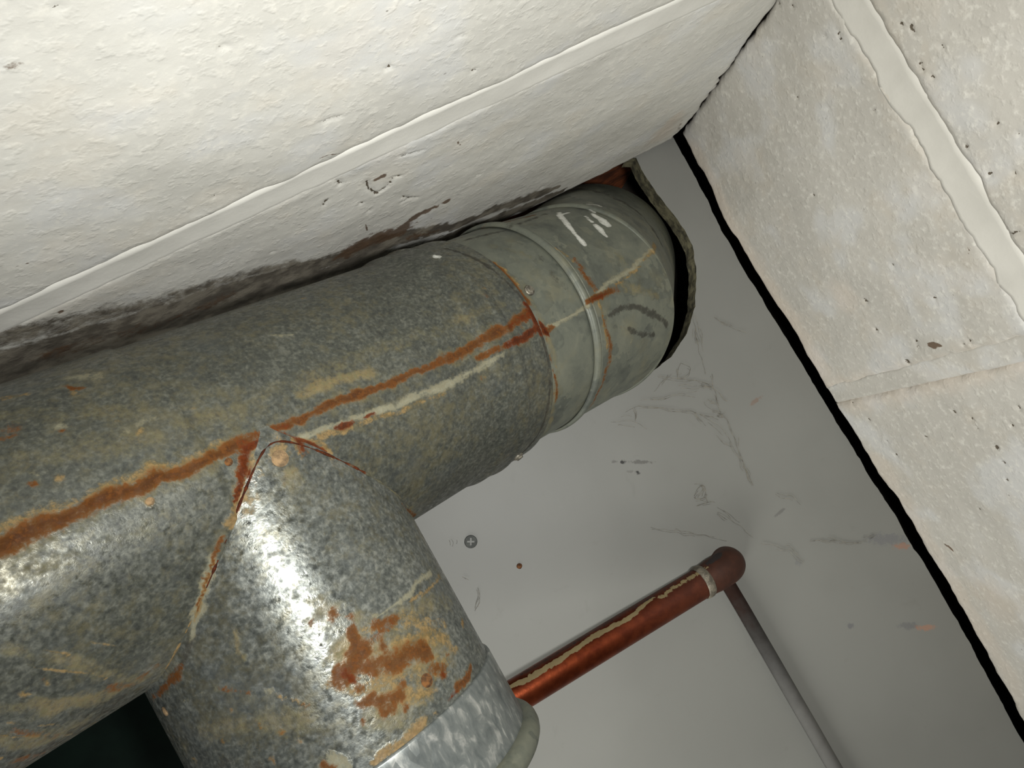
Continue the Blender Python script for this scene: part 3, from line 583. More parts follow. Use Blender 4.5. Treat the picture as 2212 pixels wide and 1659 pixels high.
# ---------------------------------------------------------------- materials
class NT:
    def __init__(self, name):
        self.m = bpy.data.materials.new(name)
        self.m.use_nodes = True
        self.t = self.m.node_tree
        self.b = self.t.nodes['Principled BSDF']

    def n(self, kind, **kw):
        nd = self.t.nodes.new(kind)
        for k, v in kw.items():
            setattr(nd, k, v)
        return nd

    def put(self, sock, v):
        if isinstance(v, bpy.types.NodeSocket):
            self.t.links.new(v, sock)
        elif v is not None:
            sock.default_value = v

    def coord(self):
        return self.n('ShaderNodeTexCoord').outputs['Object']

    def mapping(self, vec, scale=(1, 1, 1), rot=(0, 0, 0), loc=(0, 0, 0)):
        nd = self.n('ShaderNodeMapping')
        self.put(nd.inputs[0], vec)
        nd.inputs['Scale'].default_value = scale
        nd.inputs['Rotation'].default_value = rot
        nd.inputs['Location'].default_value = loc
        return nd.outputs[0]

    def noise(self, vec, scale, detail=4, rough=0.55, dist=0.0):
        nd = self.n('ShaderNodeTexNoise')
        self.put(nd.inputs['Vector'], vec)
        nd.inputs['Scale'].default_value = scale
        nd.inputs['Detail'].default_value = detail
        nd.inputs['Roughness'].default_value = rough
        nd.inputs['Distortion'].default_value = dist
        return nd.outputs['Fac']

    def voronoi(self, vec, scale, feature='F1', out='Distance', rnd=1.0):
        nd = self.n('ShaderNodeTexVoronoi', feature=feature)
        self.put(nd.inputs['Vector'], vec)
        nd.inputs['Scale'].default_value = scale
        nd.inputs['Randomness'].default_value = rnd
        return nd.outputs[out]

    def math(self, op, a, b=0.0, c=0.0, clamp=False):
        nd = self.n('ShaderNodeMath', operation=op, use_clamp=clamp)
        self.put(nd.inputs[0], a)
        self.put(nd.inputs[1], b)
        self.put(nd.inputs[2], c)
        return nd.outputs[0]

    def step(self, x, a, b, lo=0.0, hi=1.0):
        nd = self.n('ShaderNodeMapRange', interpolation_type='SMOOTHSTEP')
        self.put(nd.inputs[0], x)
        for i, v in enumerate((a, b, lo, hi)):
            nd.inputs[i + 1].default_value = v
        return nd.outputs[0]

    def mix(self, f, a, b, mode='MIX'):
        nd = self.n('ShaderNodeMix', data_type='RGBA', blend_type=mode)
        self.put(nd.inputs[0], f)
        self.put(nd.inputs[6], a)
        self.put(nd.inputs[7], b)
        return nd.outputs[2]

    def ramp(self, f, stops):
        nd = self.n('ShaderNodeValToRGB')
        self.put(nd.inputs[0], f)
        el = nd.color_ramp.elements
        el[0].position, el[0].color = stops[0]
        el[1].position, el[1].color = stops[-1]
        for p, c in stops[1:-1]:
            e = el.new(p)
            e.color = c
        return nd.outputs[0]

    def attr(self, name):
        return self.n('ShaderNodeAttribute', attribute_name=name).outputs['Fac']

    def bump(self, h, strength, dist, normal=None):
        nd = self.n('ShaderNodeBump')
        nd.inputs['Strength'].default_value = strength
        nd.inputs['Distance'].default_value = dist
        self.put(nd.inputs['Height'], h)
        if normal is not None:
            self.put(nd.inputs['Normal'], normal)
        return nd.outputs[0]

    def out(self, color=None, rough=None, metal=None, normal=None, spec=None):
        i = self.b.inputs
        self.put(i['Base Color'], color)
        self.put(i['Roughness'], rough)
        self.put(i['Metallic'], metal)
        self.put(i['Normal'], normal)
        self.put(i['Specular IOR Level'], spec)
        return self.m


def stain_layers(T, vec, color, edge=0.55, nscale=330.0):
    """rust, lime and soot with some painted shade, put over a base colour where the mesh carries the masks"""
    n1 = T.noise(vec, nscale, 4, 0.68)
    n2 = T.noise(vec, nscale * 0.27, 3, 0.6)
    n3 = T.noise(vec, nscale * 2.4, 3, 0.6)
    nn = T.math('ADD', T.math('ADD', T.math('MULTIPLY', n1, 0.45), T.math('MULTIPLY', n2, 0.35)), T.math('MULTIPLY', n3, 0.2))
    dn = T.math('MULTIPLY', T.math('SUBTRACT', nn, 0.5), 2.4)
    var = T.math('ADD', T.math('MULTIPLY', n1, 0.55), T.math('MULTIPLY', n3, 0.45))
    total = None
    for name, edge_c, core, alt, mx in (('tint', lin(78, 72, 50), lin(124, 106, 66), lin(92, 90, 64), 0.8), ('soot_shade', lin(58, 56, 50), lin(34, 32, 28), lin(48, 46, 40), 0.8),
                                   ('pale', lin(100, 98, 82), lin(138, 135, 114), lin(116, 110, 88), 0.78), ('tan', lin(94, 80, 46), lin(122, 92, 50), lin(136, 112, 72), 0.74),
                                   ('rust', lin(94, 60, 25), lin(58, 28, 7), lin(94, 53, 16), 0.92), ('red', lin(84, 38, 11), lin(44, 13, 3), lin(88, 38, 10), 0.94),
                                   ('white', lin(150, 150, 142), lin(196, 196, 188), lin(180, 180, 172), 0.95)):
        a = T.attr(name)
        if name == 'tint':                   # thin yellowish bloom, broken up by the grain of the zinc
            f = T.step(T.math('ADD', T.math('MULTIPLY', a, 0.55), T.math('MULTIPLY', dn, 0.62)), 0.10, 0.75)
            f = T.math('MULTIPLY', T.math('MULTIPLY', f, T.step(a, 0.0, 0.5)), mx)
        else:
            f = T.step(T.math('ADD', a, T.math('MULTIPLY', dn, 0.35 if name == 'white' else 1.15)), 0.24, 0.24 + (0.2 if name == 'white' else edge))
            f = T.math('MULTIPLY', T.math('MULTIPLY', f, T.step(a, 0.02, 0.25)), mx)
        k = T.step(T.math('ADD', a, T.math('MULTIPLY', dn, 1.1)), 0.45, 1.15)
        tone = T.mix(k, edge_c, core)
        tone = T.mix(T.math('MULTIPLY', T.step(var, 0.45, 0.60), 0.75), tone, alt)
        color = T.mix(f, color, tone)
        total = f if total is None else T.math('MAXIMUM', total, f)
    return color, total, n1


def galvanised(name, speck=420.0, dark=(52, 54, 50), mid=(70, 72, 65), light=(96, 97, 88),
               metal=0.35, rough=0.44, bump=0.15):
    """weathered zinc: soft mottled grain, here bluish, there yellowed"""
    T = NT(name)
    c = T.coord()
    n = T.noise(c, speck, 2, 0.55, 0.3)
    n4 = T.noise(c, speck * 0.42, 3, 0.6, 0.5)
    f = T.math('ADD', T.math('MULTIPLY', n, 0.62), T.math('MULTIPLY', n4, 0.38))
    f = T.math('ADD', f, T.math('MULTIPLY', T.math('SUBTRACT', T.noise(c, 70, 3, 0.5), 0.5), 0.25))
    col = T.ramp(f, [(0.33, lin(*dark)), (0.5, lin(*mid)), (0.68, lin(*light))])
    warm = T.math('MULTIPLY', T.step(T.math('ADD', T.math('MULTIPLY', T.noise(c, 210, 4, 0.7), 0.6), T.math('MULTIPLY', T.noise(c, 24, 3, 0.5), 0.4)), 0.46, 0.66), 0.55)
    col = T.mix(warm, col, lin(98, 92, 67))
    cool = T.math('MULTIPLY', T.step(T.noise(c, 34, 3, 0.55), 0.52, 0.68), 0.3)
    col = T.mix(cool, col, lin(mid[0] - 2, mid[1] + 1, mid[2] + 9))
    col, tot, n1 = stain_layers(T, c, col)
    fl = T.noise(c, speck * 0.6, 3, 0.6)
    r = T.math('ADD', rough, T.math('MULTIPLY', T.math('SUBTRACT', fl, 0.5), 1.1))
    r = T.math('ADD', r, T.math('MULTIPLY', tot, 0.4), clamp=True)
    mt = T.math('MULTIPLY', T.math('SUBTRACT', 1.0, tot, clamp=True), metal)
    bp = T.bump(T.math('ADD', T.math('MULTIPLY', fl, 0.8), T.math('MULTIPLY', tot, T.math('ADD', 0.4, T.math('MULTIPLY', n1, 1.5)))), bump, 0.0009)
    return T.out(col, r, mt, bp, T.math('SUBTRACT', 0.5, T.math('MULTIPLY', tot, 0.4), clamp=True))


def spangled(name):
    """the smoother elbow metal: broad dull zinc flowers"""
    T = NT(name)
    c = T.coord()
    w = T.n('ShaderNodeMix', data_type='VECTOR')
    nz = T.n('ShaderNodeTexNoise')
    T.put(nz.inputs['Vector'], c)
    nz.inputs['Scale'].default_value = 110
    T.put(w.inputs[0], 0.035)
    T.put(w.inputs[4], c)
    T.put(w.inputs[5], nz.outputs['Color'])
    sep = T.n('ShaderNodeSeparateColor')
    T.put(sep.inputs[0], T.voronoi(w.outputs[1], 70, out='Color'))
    f = T.math('ADD', T.math('MULTIPLY', sep.outputs[0], 0.2), T.math('MULTIPLY', T.noise(c, 62, 5, 0.6, 0.5), 0.62))
    f = T.math('ADD', f, T.math('MULTIPLY', T.noise(c, 420, 2, 0.5), 0.12))
    col = T.ramp(f, [(0.25, lin(62, 65, 60)), (0.46, lin(88, 91, 81)), (0.7, lin(106, 107, 93))])
    col = T.mix(T.math('MULTIPLY', T.step(T.noise(c, 38, 4, 0.6), 0.5, 0.7), 0.4), col, lin(108, 102, 76))
    col, tot, n1 = stain_layers(T, c, col, 0.5, 300)
    r = T.math('ADD', 0.46, T.math('MULTIPLY', sep.outputs[1], 0.14))
    r = T.math('ADD', r, T.math('MULTIPLY', tot, 0.4), clamp=True)
    mt = T.math('MULTIPLY', T.math('SUBTRACT', 1.0, tot, clamp=True), 0.2)
    bp = T.bump(T.math('ADD', T.noise(c, 120, 3), T.math('MULTIPLY', tot, T.math('ADD', 0.5, n1))), 0.25, 0.0006)
    return T.out(col, r, mt, bp, T.math('SUBTRACT', 0.5, T.math('MULTIPLY', tot, 0.4), clamp=True))


def bright_zinc(name):
    T = NT(name)
    c = T.coord()
    s = T.mapping(c, (1, 0.5, 1))
    sep = T.n('ShaderNodeSeparateColor')
    T.put(sep.inputs[0], T.voronoi(s, 330, out='Color'))
    f = T.math('ADD', T.math('MULTIPLY', sep.outputs[0], 0.12), T.math('MULTIPLY', T.noise(s, 240, 4, 0.6, 0.6), 0.88))
    col = T.ramp(f, [(0.32, lin(84, 89, 88)), (0.55, lin(108, 112, 109)), (0.74, lin(160, 160, 154))])
    col, tot, n1 = stain_layers(T, c, col, 0.5, 300)
    r = T.math('ADD', 0.3, T.math('MULTIPLY', sep.outputs[1], 0.16))
    bp = T.bump(T.noise(s, 240, 3), 0.12, 0.0006)
    return T.out(col, T.math('ADD', r, T.math('MULTIPLY', tot, 0.4), clamp=True), 0.4, bp, 0.5)


def masonry(name, along, white=(204, 202, 194)):
    """white paint over rough concrete block; along = the horizontal axis of its wall"""
    T = NT(name)
    c = T.coord()
    big = T.noise(c, 14, 4, 0.6)
    fine = T.noise(c, 300, 4, 0.6)
    col = T.mix(T.step(big, 0.35, 0.68), lin(*[w - 9 for w in white]), lin(*white))
    cool = T.noise(c, 26, 2, 0.5)
    col = T.mix(T.math('MULTIPLY', T.step(cool, 0.50, 0.64), 0.45), col, lin(197, 198, 198))
    col = T.mix(T.math('MULTIPLY', T.step(T.noise(c, 33, 4, 0.6), 0.5, 0.66), 0.22), col, lin(white[0] + 4, white[1] - 4, white[2] - 14))
    col = T.mix(T.math('MULTIPLY', T.step(fine, 0.50, 0.72), 0.5), col, lin(217, 214, 204))
    # soot and grime with the flue's shade painted in, thin paint, open pits
    gn = T.math('MULTIPLY', T.math('SUBTRACT', T.math('ADD', T.math('MULTIPLY', T.noise(c, 260, 5, 0.75), 0.6),
                                                      T.math('MULTIPLY', T.noise(c, 45, 3, 0.6), 0.4)), 0.5), 1.5)
    a = T.attr('soot_shade')
    f = T.math('MULTIPLY', T.step(T.math('ADD', a, T.math('MULTIPLY', gn, 0.8)), 0.22, 0.62), T.step(a, 0.02, 0.2))
    col = T.mix(T.math('MULTIPLY', f, 0.95), col, T.mix(T.step(T.noise(c, 70, 4, 0.6), 0.4, 0.62), lin(78, 71, 60), lin(124, 117, 103)))
    b = T.attr('brown')
    fb = T.math('MULTIPLY', T.step(T.math('ADD', b, gn), 0.4, 0.7), T.step(b, 0.02, 0.2))
    col = T.mix(T.math('MULTIPLY', fb, 0.9), col, T.mix(T.noise(c, 220, 3), lin(70, 52, 36), lin(104, 80, 58)))
    bl = T.attr('blush')
    col = T.mix(T.math('MULTIPLY', bl, 0.55), col, lin(206, 190, 172))
    p = T.attr('pit')
    pn = T.math('MULTIPLY', T.math('SUBTRACT', T.noise(c, 620, 3, 0.6), 0.5), 1.5)
    fp = T.math('MULTIPLY', T.step(T.math('ADD', p, pn), 0.5, 0.66), T.step(p, 0.05, 0.2))
    # scattered pinholes of the block
    pv = T.voronoi(c, 150, rnd=1.0)
    pv = T.math('ADD', pv, T.math('MULTIPLY', T.noise(c, 500, 2), 0.25))
    pm = T.step(T.noise(c, 22, 3, 0.6), 0.55, 0.68)
    pin = T.math('MULTIPLY', T.step(pv, 0.22, 0.16), pm)
    fp2 = T.math('MAXIMUM', fp, T.math('MULTIPLY', pin, 0.7))
    col = T.mix(fp2, col, lin(84, 76, 64))
    h = T.math('ADD', T.math('MULTIPLY', T.step(T.noise(c, 260, 2, 0.5), 0.5, 0.75), 0.55), T.math('MULTIPLY', fine, 0.5))
    h = T.math('SUBTRACT', h, T.math('MULTIPLY', fp2, 0.9))
    bp = T.bump(h, 0.26, 0.0011)
    return T.out(col, 0.62, 0.0, bp, 0.35)


def painted_mortar(name, white=(212, 210, 202)):
    T = NT(name)
    c = T.coord()
    col = T.mix(T.step(T.noise(c, 30, 3), 0.4, 0.62), lin(*[w - 6 for w in white]), lin(*white))
    bp = T.bump(T.math('ADD', T.noise(c, 90, 3, 0.5), T.math('MULTIPLY', T.noise(c, 500, 2), 0.25)), 0.25, 0.001)
    return T.out(col, 0.55, 0.0, bp, 0.4)


def plain(name, rgb, rough=0.6, metal=0.0, var=0.12, scale=80.0, bump=0.2, bd=0.0006, spec=0.4):
    T = NT(name)
    c = T.coord()
    n = T.noise(c, scale, 4, 0.6)
    a = lin(*[max(0, v * (1 - var)) for v in rgb])
    b = lin(*[min(255, v * (1 + var)) for v in rgb])
    col = T.mix(T.step(n, 0.35, 0.65), a, b)
    bp = T.bump(T.noise(c, scale * 4, 3), bump, bd)
    return T.out(col, rough, metal, bp, spec)


def ceiling_paint(name):
    T = NT(name)
    c = T.n('ShaderNodeTexCoord').outputs['Object']
    geo = T.n('ShaderNodeNewGeometry').outputs['Position']
    n = T.noise(geo, 9, 3, 0.5)
    col = T.mix(T.step(n, 0.35, 0.65), lin(111, 111, 106), lin(116, 116, 111))
    # faint dusty scuffs and a few rubbed marks, each where it sits on the panel
    d = T.noise(geo, 45, 5, 0.75, 0.6)
    col = T.mix(T.math('MULTIPLY', T.step(d, 0.60, 0.72), 0.18), col, lin(96, 94, 88))
    for (x, y, ang, sx, sy, rgb, s) in SMUDGE:
        q = T.mapping(T.mapping(T.mapping(geo, (1, 1, 1), (0, 0, 0), (-x, -y, -CE)), (1, 1, 1), (0, 0, -ang)), (1 / sx, 1 / sy, 0.0))
        L = T.n('ShaderNodeVectorMath', operation='LENGTH')
        T.put(L.inputs[0], q)
        v = T.math('ADD', L.outputs['Value'], T.math('MULTIPLY', T.math('SUBTRACT', T.noise(geo, 420, 4, 0.7), 0.5), 2.4))
        col = T.mix(T.math('MULTIPLY', T.step(v, 1.0, 0.45), s), col, lin(*rgb))
    bp = T.bump(T.math('ADD', T.noise(geo, 60, 3, 0.5), T.math('MULTIPLY', T.noise(geo, 700, 2), 0.2)), 0.12, 0.001)
    return T.out(col, 0.5, 0.0, bp, 0.35)


SMUDGE = [
    (0.2621, 0.181, 0.504, 0.01778, 0.00517, (92, 92, 96), 0.5),
    (0.2694, 0.1905, 0.505, 0.00712, 0.00259, (140, 100, 78), 0.6),
    (0.2445, 0.2383, 0.514, 0.0083, 0.00287, (90, 90, 92), 0.55),
    (0.255, 0.2457, 0.515, 0.00832, 0.00256, (150, 108, 84), 0.6),
    (0.1343, 0.0511, 0.494, 0.01079, 0.00159, (72, 70, 66), 0.7),
    (0.1232, 0.0451, 0.494, 0.0019, 0.0019, (30, 28, 26), 1.0),
    (0.1289, 0.0561, 0.495, 0.0019, 0.0019, (30, 28, 26), 1.0),
    (0.1185, 0.0423, 0.494, 0.00285, 0.00126, (80, 78, 74), 0.7),
    (0.1245, 0.0533, 0.495, 0.00285, 0.00127, (90, 88, 84), 0.6),
    (0.2083, 0.2179, 0.514, 0.00317, 0.00254, (92, 92, 94), 0.7),
    (0.1975, 0.1633, 0.507, 0.00318, 0.00286, (100, 100, 100), 0.6),
    (0.2285, 0.0533, -0.124, 0.00586, 0.00195, (110, 88, 74), 0.6),
    (0.2039, 0.1278, -0.103, 0.00641, 0.00128, (84, 82, 80), 0.6),
]

M = {
    'tee': galvanised('galvanised_tee', 620.0),
    'branch': galvanised('galvanised_branch', 560.0, (62, 65, 62), (88, 91, 86), (122, 124, 117), 0.45, 0.35, 0.2),
    'elbow': spangled('spangled_elbow'),
    'sleeve': bright_zinc('bright_sleeve'),
    'block_left': masonry('painted_block_left', 'x'),
    'block_right_shaded': masonry('painted_block_right_shaded', 'y', (187, 183, 174)),  # same white paint, darkened to stand for the dimmer right wall
    'mortar': painted_mortar('painted_mortar'),
    'mortar_right_shaded': painted_mortar('painted_mortar_right_shaded', (194, 191, 182)),  # mortar darkened along with the dimmer right wall
    'core': plain('raw_block_core', (92, 84, 74), 0.9, 0, 0.2, 60, 0.5, 0.002),
    'ceiling': ceiling_paint('grey_ceiling_paint'),
    'panel_core': plain('panel_cut_edge', (92, 88, 68), 0.9, 0, 0.3, 160, 0.4, 0.0015),
    'wood': plain('joist_wood', (128, 70, 38), 0.8, 0, 0.3, 40, 0.5, 0.002),
    'cavity': plain('cavity_board', (44, 38, 32), 0.9, 0, 0.2, 20),
    'green': plain('dark_green_paint', (9, 18, 14), 0.9, 0, 0.2, 25, spec=0.08),
    'screw': plain('dull_screw', (98, 94, 84), 0.5, 0.5, 0.3, 300),
    'dark_screw': plain('grey_phosphate', (50, 52, 48), 0.55, 0.3, 0.15, 400),
    'rivet': plain('limed_rivet', (118, 97, 70), 0.9, 0, 0.2, 300, 0.5),
    'rusty': plain('rusty_rivet', (86, 56, 27), 0.9, 0, 0.3, 400, 0.6),
    'nail': plain('rusted_nail', (78, 48, 24), 0.9, 0, 0.3, 500, 0.6),
    'solder': plain('dull_solder', (104, 98, 86), 0.6, 0.4, 0.2, 200, 0.5, 0.001),
    'web': plain('dusty_web', (100, 96, 86), 0.95, 0, 0.2, 300),
    'floor': plain('concrete_floor', (118, 114, 106), 0.8, 0, 0.15, 6),
}


def copper(name, dull):
    T = NT(name)
    c = T.coord()
    n = T.noise(c, 120, 4, 0.6)
    col = T.mix(T.step(n, 0.35, 0.66), lin(94, 40, 21), lin(116, 53, 28))
    col = T.mix(T.math('MULTIPLY', T.attr('dull'), 0.95), col, T.mix(n, lin(34, 23, 18), lin(58, 42, 33)))
    fn = T.math('MULTIPLY', T.math('SUBTRACT', T.noise(c, 420, 4, 0.7), 0.5), 1.2)
    a = T.attr('flux')
    f = T.math('MULTIPLY', T.step(T.math('ADD', a, fn), 0.42, 0.5), T.step(a, 0.03, 0.15))
    col = T.mix(f, col, T.mix(n, lin(96, 82, 54), lin(128, 114, 80)))
    b = T.attr('black')
    fb = T.math('MULTIPLY', T.step(T.math('ADD', b, fn), 0.42, 0.55), T.step(b, 0.03, 0.15))
    col = T.mix(fb, col, lin(26, 18, 16))
    cov = T.math('MAXIMUM', T.math('MAXIMUM', f, fb), T.math('MULTIPLY', T.attr('dull'), 0.55))
    r = T.math('ADD', 0.38, T.math('MULTIPLY', cov, 0.45))
    mt = T.math('MULTIPLY', T.math('SUBTRACT', 1.0, cov), 0.92)
    bp = T.bump(T.math('ADD', T.noise(c, 300, 2), T.math('MULTIPLY', f, 1.5)), 0.18, 0.0005)
    return T.out(col, r, mt, bp, 0.5)


M['copper'] = copper('tarnished_copper', 0)


def dark_line_mat(name):
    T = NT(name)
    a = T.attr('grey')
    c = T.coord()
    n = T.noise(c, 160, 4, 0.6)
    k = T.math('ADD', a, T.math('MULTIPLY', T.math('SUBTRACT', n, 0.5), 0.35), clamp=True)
    col = T.ramp(k, [(0.0, lin(40, 28, 24)), (0.25, lin(52, 50, 48)), (0.6, lin(72, 71, 69)), (1.0, lin(92, 91, 88))])  # dark-to-grey fade of the shadow-like line put into the colour
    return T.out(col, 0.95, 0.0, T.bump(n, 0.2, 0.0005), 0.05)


M['tube'] = dark_line_mat('dark_line_fade')  # made-up tube standing in for the shadow-like line

# ---------------------------------------------------------------- room shell
def box(bm, lo, hi):
    vs = [bm.verts.new((x, y, z)) for z in (lo[2], hi[2]) for y in (lo[1], hi[1]) for x in (lo[0], hi[0])]
    for q in ((0, 2, 3, 1), (4, 5, 7, 6), (0, 1, 5, 4), (2, 6, 7, 3), (0, 4, 6, 2), (1, 3, 7, 5)):
        bm.faces.new([vs[i] for i in q])


def fbm(p, sc, oc=3):
    return noise.fractal(Vector(p) * sc, 0.9, 2.1, oc)


JZ = CE - 0.53 + 0.3245                      # middle of the first bed joint under the ceiling
LAYERS_W = ('soot_shade', 'brown', 'pit', 'blush')


BOW = ((-0.15, -0.12, -0.092, -0.066, -0.043, -0.013, 0.012, 0.032, 0.079, 0.112, 0.144, 0.177, 0.229, 0.277, 0.332, 0.40),
       (0.0, -0.0002, -0.0015, -0.0045, -0.0045, -0.0030, -0.0020, -0.0010, -0.0005, 0.0006, 0.0014, 0.0044, 0.0044, 0.0050, 0.0025, 0.001))


def bow(y, z):
    """the right wall is not quite true along the ceiling"""
    return float(np.interp(y, *BOW)) * smoothstep(JZ + 0.01, CE - 0.02, z)


def block(axis, a0, a1, z0, z1, mat, parent, fine, seed, top_wave=0.0, crack=False):
    """one painted block: axis 'x' lies in the left wall (face at Y1), 'y' in the right wall (face at X1)"""
    depth = 0.09
    step = 0.0014 if fine else 0.02
    nu, nv = max(4, int((a1 - a0) / step)), max(4, int((z1 - z0) / step))
    us, vs = np.linspace(a0, a1, nu), np.linspace(z0, z1, nv)
    co, n_out = [], []
    for z in vs:
        for u in us:
            p = (u * 1.0, z, seed * 3.1)
            de = min(u - a0, a1 - u, z - z0, z1 - z)
            h = 0.0009 * fbm(p, 20, 2) + 0.0002 * fbm(p, 110, 2)
            h -= (0.0012 if axis == 'x' else 0.0026) * max(0.0, 1 - de / 0.005) ** 2
            uu, zz = u, z
            if de < 0.02:                    # worn, uneven arrises
                k = 1 - de / 0.02
                w = 0.0022 * fbm((u + 7, z, seed), 60, 3) * k
                if min(u - a0, a1 - u) < min(z - z0, z1 - z):
                    uu += w
                else:
                    zz += w + (top_wave * fbm((u, seed, 3), 28, 4) if z1 - z < 0.02 else 0) * k
            if crack and a1 - u < 0.06:      # the block stops short of its neighbour towards the ceiling
                g = max(0.0, 0.0011 + 0.0026 * fbm((z, 4, 4), 110, 3)) * smoothstep(CE - 0.125, CE - 0.085, z) + 0.0078 * smoothstep(CE - 0.045, CE - 0.006, z) ** 1.5
                uu -= g * (1 - (a1 - u) / 0.06)
            co.append((uu, Y1 + h, zz) if axis == 'x' else (X1 - h + bow(uu, zz), uu, zz))
    co = np.array(co)
    at = paint(co, STAIN.get('wall', []), LAYERS_W)
    if fine:                                 # pits are really sunk
        co[:, 1 if axis == 'x' else 0] += (-1 if axis == 'x' else 1) * 0.0014 * at['pit']
    f = grid_faces(nv, nu, False)
    if axis == 'y':
        f = [q[::-1] for q in f]
    rim = [j for j in range(nu)] + [i * nu + nu - 1 for i in range(1, nv)] + \
          [(nv - 1) * nu + j for j in range(nu - 2, -1, -1)] + [i * nu for i in range(nv - 2, 0, -1)]
    base = len(co)
    bk = co[rim].copy()
    if axis == 'x':
        bk[:, 1] = Y1 - depth
    else:
        bk[:, 0] = X1 + depth
    co = np.concatenate([co, bk])
    for l in at:
        at[l] = np.concatenate([at[l], np.zeros(len(rim))])
    n = len(rim)
    for i in range(n):
        q = (rim[i], base + i, base + (i + 1) % n, rim[(i + 1) % n])
        f.append(q if axis == 'x' else q[::-1])
    f.append(tuple(base + i for i in range(n))[::-1 if axis == 'x' else 1])
    return link('concrete_block', co, f, mat, parent, True, at)


def mortar_strip(axis, a0, a1, z0, z1, parent, seed, ragged=0.003, proud=0.0007, vertical=False, sunk=0.0020):
    """a struck joint: its ragged upper lip lies over the block above, its lower edge stays sunk"""
    n, k = max(8, int((a1 - a0 if not vertical else z1 - z0) / 0.0025)), 15
    co = []
    for i in range(n):
        s = i / (n - 1)
        for j in range(k):
            t = j / (k - 1)
            if vertical:
                z = z0 + (z1 - z0) * s
                u = a0 + (a1 - a0) * t
                e = ragged * fbm((z, seed, 1), 45, 4)
                u += e * (1 - t)
            else:
                u = a0 + (a1 - a0) * s
                z = z1 + (z0 - z1) * t
                e = ragged * fbm((u, seed, 1), 40, 4) + ragged * 0.5 * fbm((u, seed, 9), 130, 3)
                z += e * (1 - t)
            h = proud * (1 - t) - sunk * t - 0.0005 * math.sin(PI * t)
            h += 0.0004 * fbm((u, z, seed), 40, 2)
            if j == 0:
                h = -0.0003 if axis == 'x' else -0.0022
            if t > 0.8:
                h -= 0.006 * ((t - 0.8) / 0.2) ** 1.5
            co.append((u, Y1 + h, z) if axis == 'x' else (X1 - h + bow(u, z), u, z))
    f = grid_faces(n, k, False)
    return link('mortar_joint', co, f, M['block_right_shaded' if vertical else 'mortar' if axis == 'x' else 'mortar_right_shaded'], parent, True)


# left wall: the raw core stands behind the painted faces
bm = bmesh.new()
box(bm, (-1.3, Y1 - 0.2, 0.0), (X1 - 0.03, Y1 - 0.012, CE - 0.006))
wall_left = tag(link_bm('wall_left', bm, M['core']), kind='structure')
bm = bmesh.new()
box(bm, (X1 + 0.012, Y1 - 0.2, 0.0), (X1 + 0.2, 1.2, CE - 0.006))
wall_right = tag(link_bm('wall_right', bm, M['core']), kind='structure')

TJ, TK = JZ + 0.0075, JZ - 0.0075            # edges of the bed joint
# courses of the left wall (face looks along +y)
block('x', -0.185, X1 + 0.0009, TJ, CE - 0.003, M['block_left'], wall_left, True, 1, 0.004, True)
block('x', -0.595, -0.195, TJ, CE - 0.003, M['block_left'], wall_left, False, 2)
block('x', -0.19, X1 - 0.002, TK - 0.193, TK, M['block_left'], wall_left, True, 3)
block('x', -0.595, -0.20, TK - 0.193, TK, M['block_left'], wall_left, False, 4)
mortar_strip('x', -0.55, X1 - 0.001, TK - 0.0040, TJ + 0.003, wall_left, 5, 0.0012, 0.0003, False, -0.0001)
# courses of the right wall (face looks along -x)
block('y', Y1 - 0.0022, 0.071, TJ, CE - 0.0015, M['block_right_shaded'], wall_right, True, 6, 0.003)
block('y', 0.081, 0.480, TJ, CE - 0.0015, M['block_right_shaded'], wall_right, True, 7, 0.003)
block('y', Y1 - 0.004, 0.262, TK - 0.193, TK, M['block_right_shaded'], wall_right, True, 8)
block('y', 0.272, 0.67, TK - 0.193, TK, M['block_right_shaded'], wall_right, False, 9)
mortar_strip('y', Y1 - 0.02, 0.66, TK - 0.0040, TJ + 0.004, wall_right, 10, 0.004, 0.0005)
mortar_strip('y', 0.068, 0.084, TJ - 0.001, CE - 0.004, wall_right, 11, 0.0015, -0.0004, True, 0.0004)
for i, zt in enumerate((TK - 0.203, TK - 0.406)):      # two more courses below the frame
    o = 0.2 * (i + 1)
    for a in (-0.54, -0.135):
        block('x', a + 0.002 + 0.0 * o, a + 0.405 if a < -0.3 else X1 - 0.003, zt - 0.193, zt, M['block_left'], wall_left, False, 12 + i)
    for a in (Y1 - 0.03, 0.272 - 0.2 * (1 - i)):
        block('y', a, (0.06 if i == 0 else 0.262) if a < 0 else a + 0.4, zt - 0.193, zt, M['block_right_shaded'], wall_right, False, 15 + i)
    mortar_strip('x', -0.55, X1 - 0.001, zt - 0.0040, zt + 0.0125, wall_left, 17 + i, 0.0018, 0.0006)
    mortar_strip('y', Y1 - 0.02, 0.66, zt - 0.0040, zt + 0.0125, wall_right, 19 + i, 0.0018, 0.0006)

# floor
bm = bmesh.new()
box(bm, (-1.3, Y1 - 0.2, -0.06), (X1 + 0.2, 1.2, 0.0))
tag(link_bm('floor', bm, M['floor']), kind='structure')

# ceiling panel: an outline with a notch where the flue goes up, cut roughly, clear of the right wall
HOLE = [(0.060, Y1 - 0.004), (0.052, -0.100), (0.060, -0.062), (0.082, -0.030), (0.112, -0.012),
        (0.1291,-0.0015),(0.1484,0.0022),(0.1713,0.0010),(0.1905,-0.0023),(0.2083,-0.0117),(0.2235,-0.0256),(0.2363,-0.0449),(0.2446,-0.0651),(0.2450,-0.0780),(0.2434,-0.0935),(0.2401,-0.1125),(0.2396,-0.1287),(0.2401,-0.1405), (0.2341, Y1 - 0.004)
        ]
XR = X1 - 0.0050
random.seed(4)


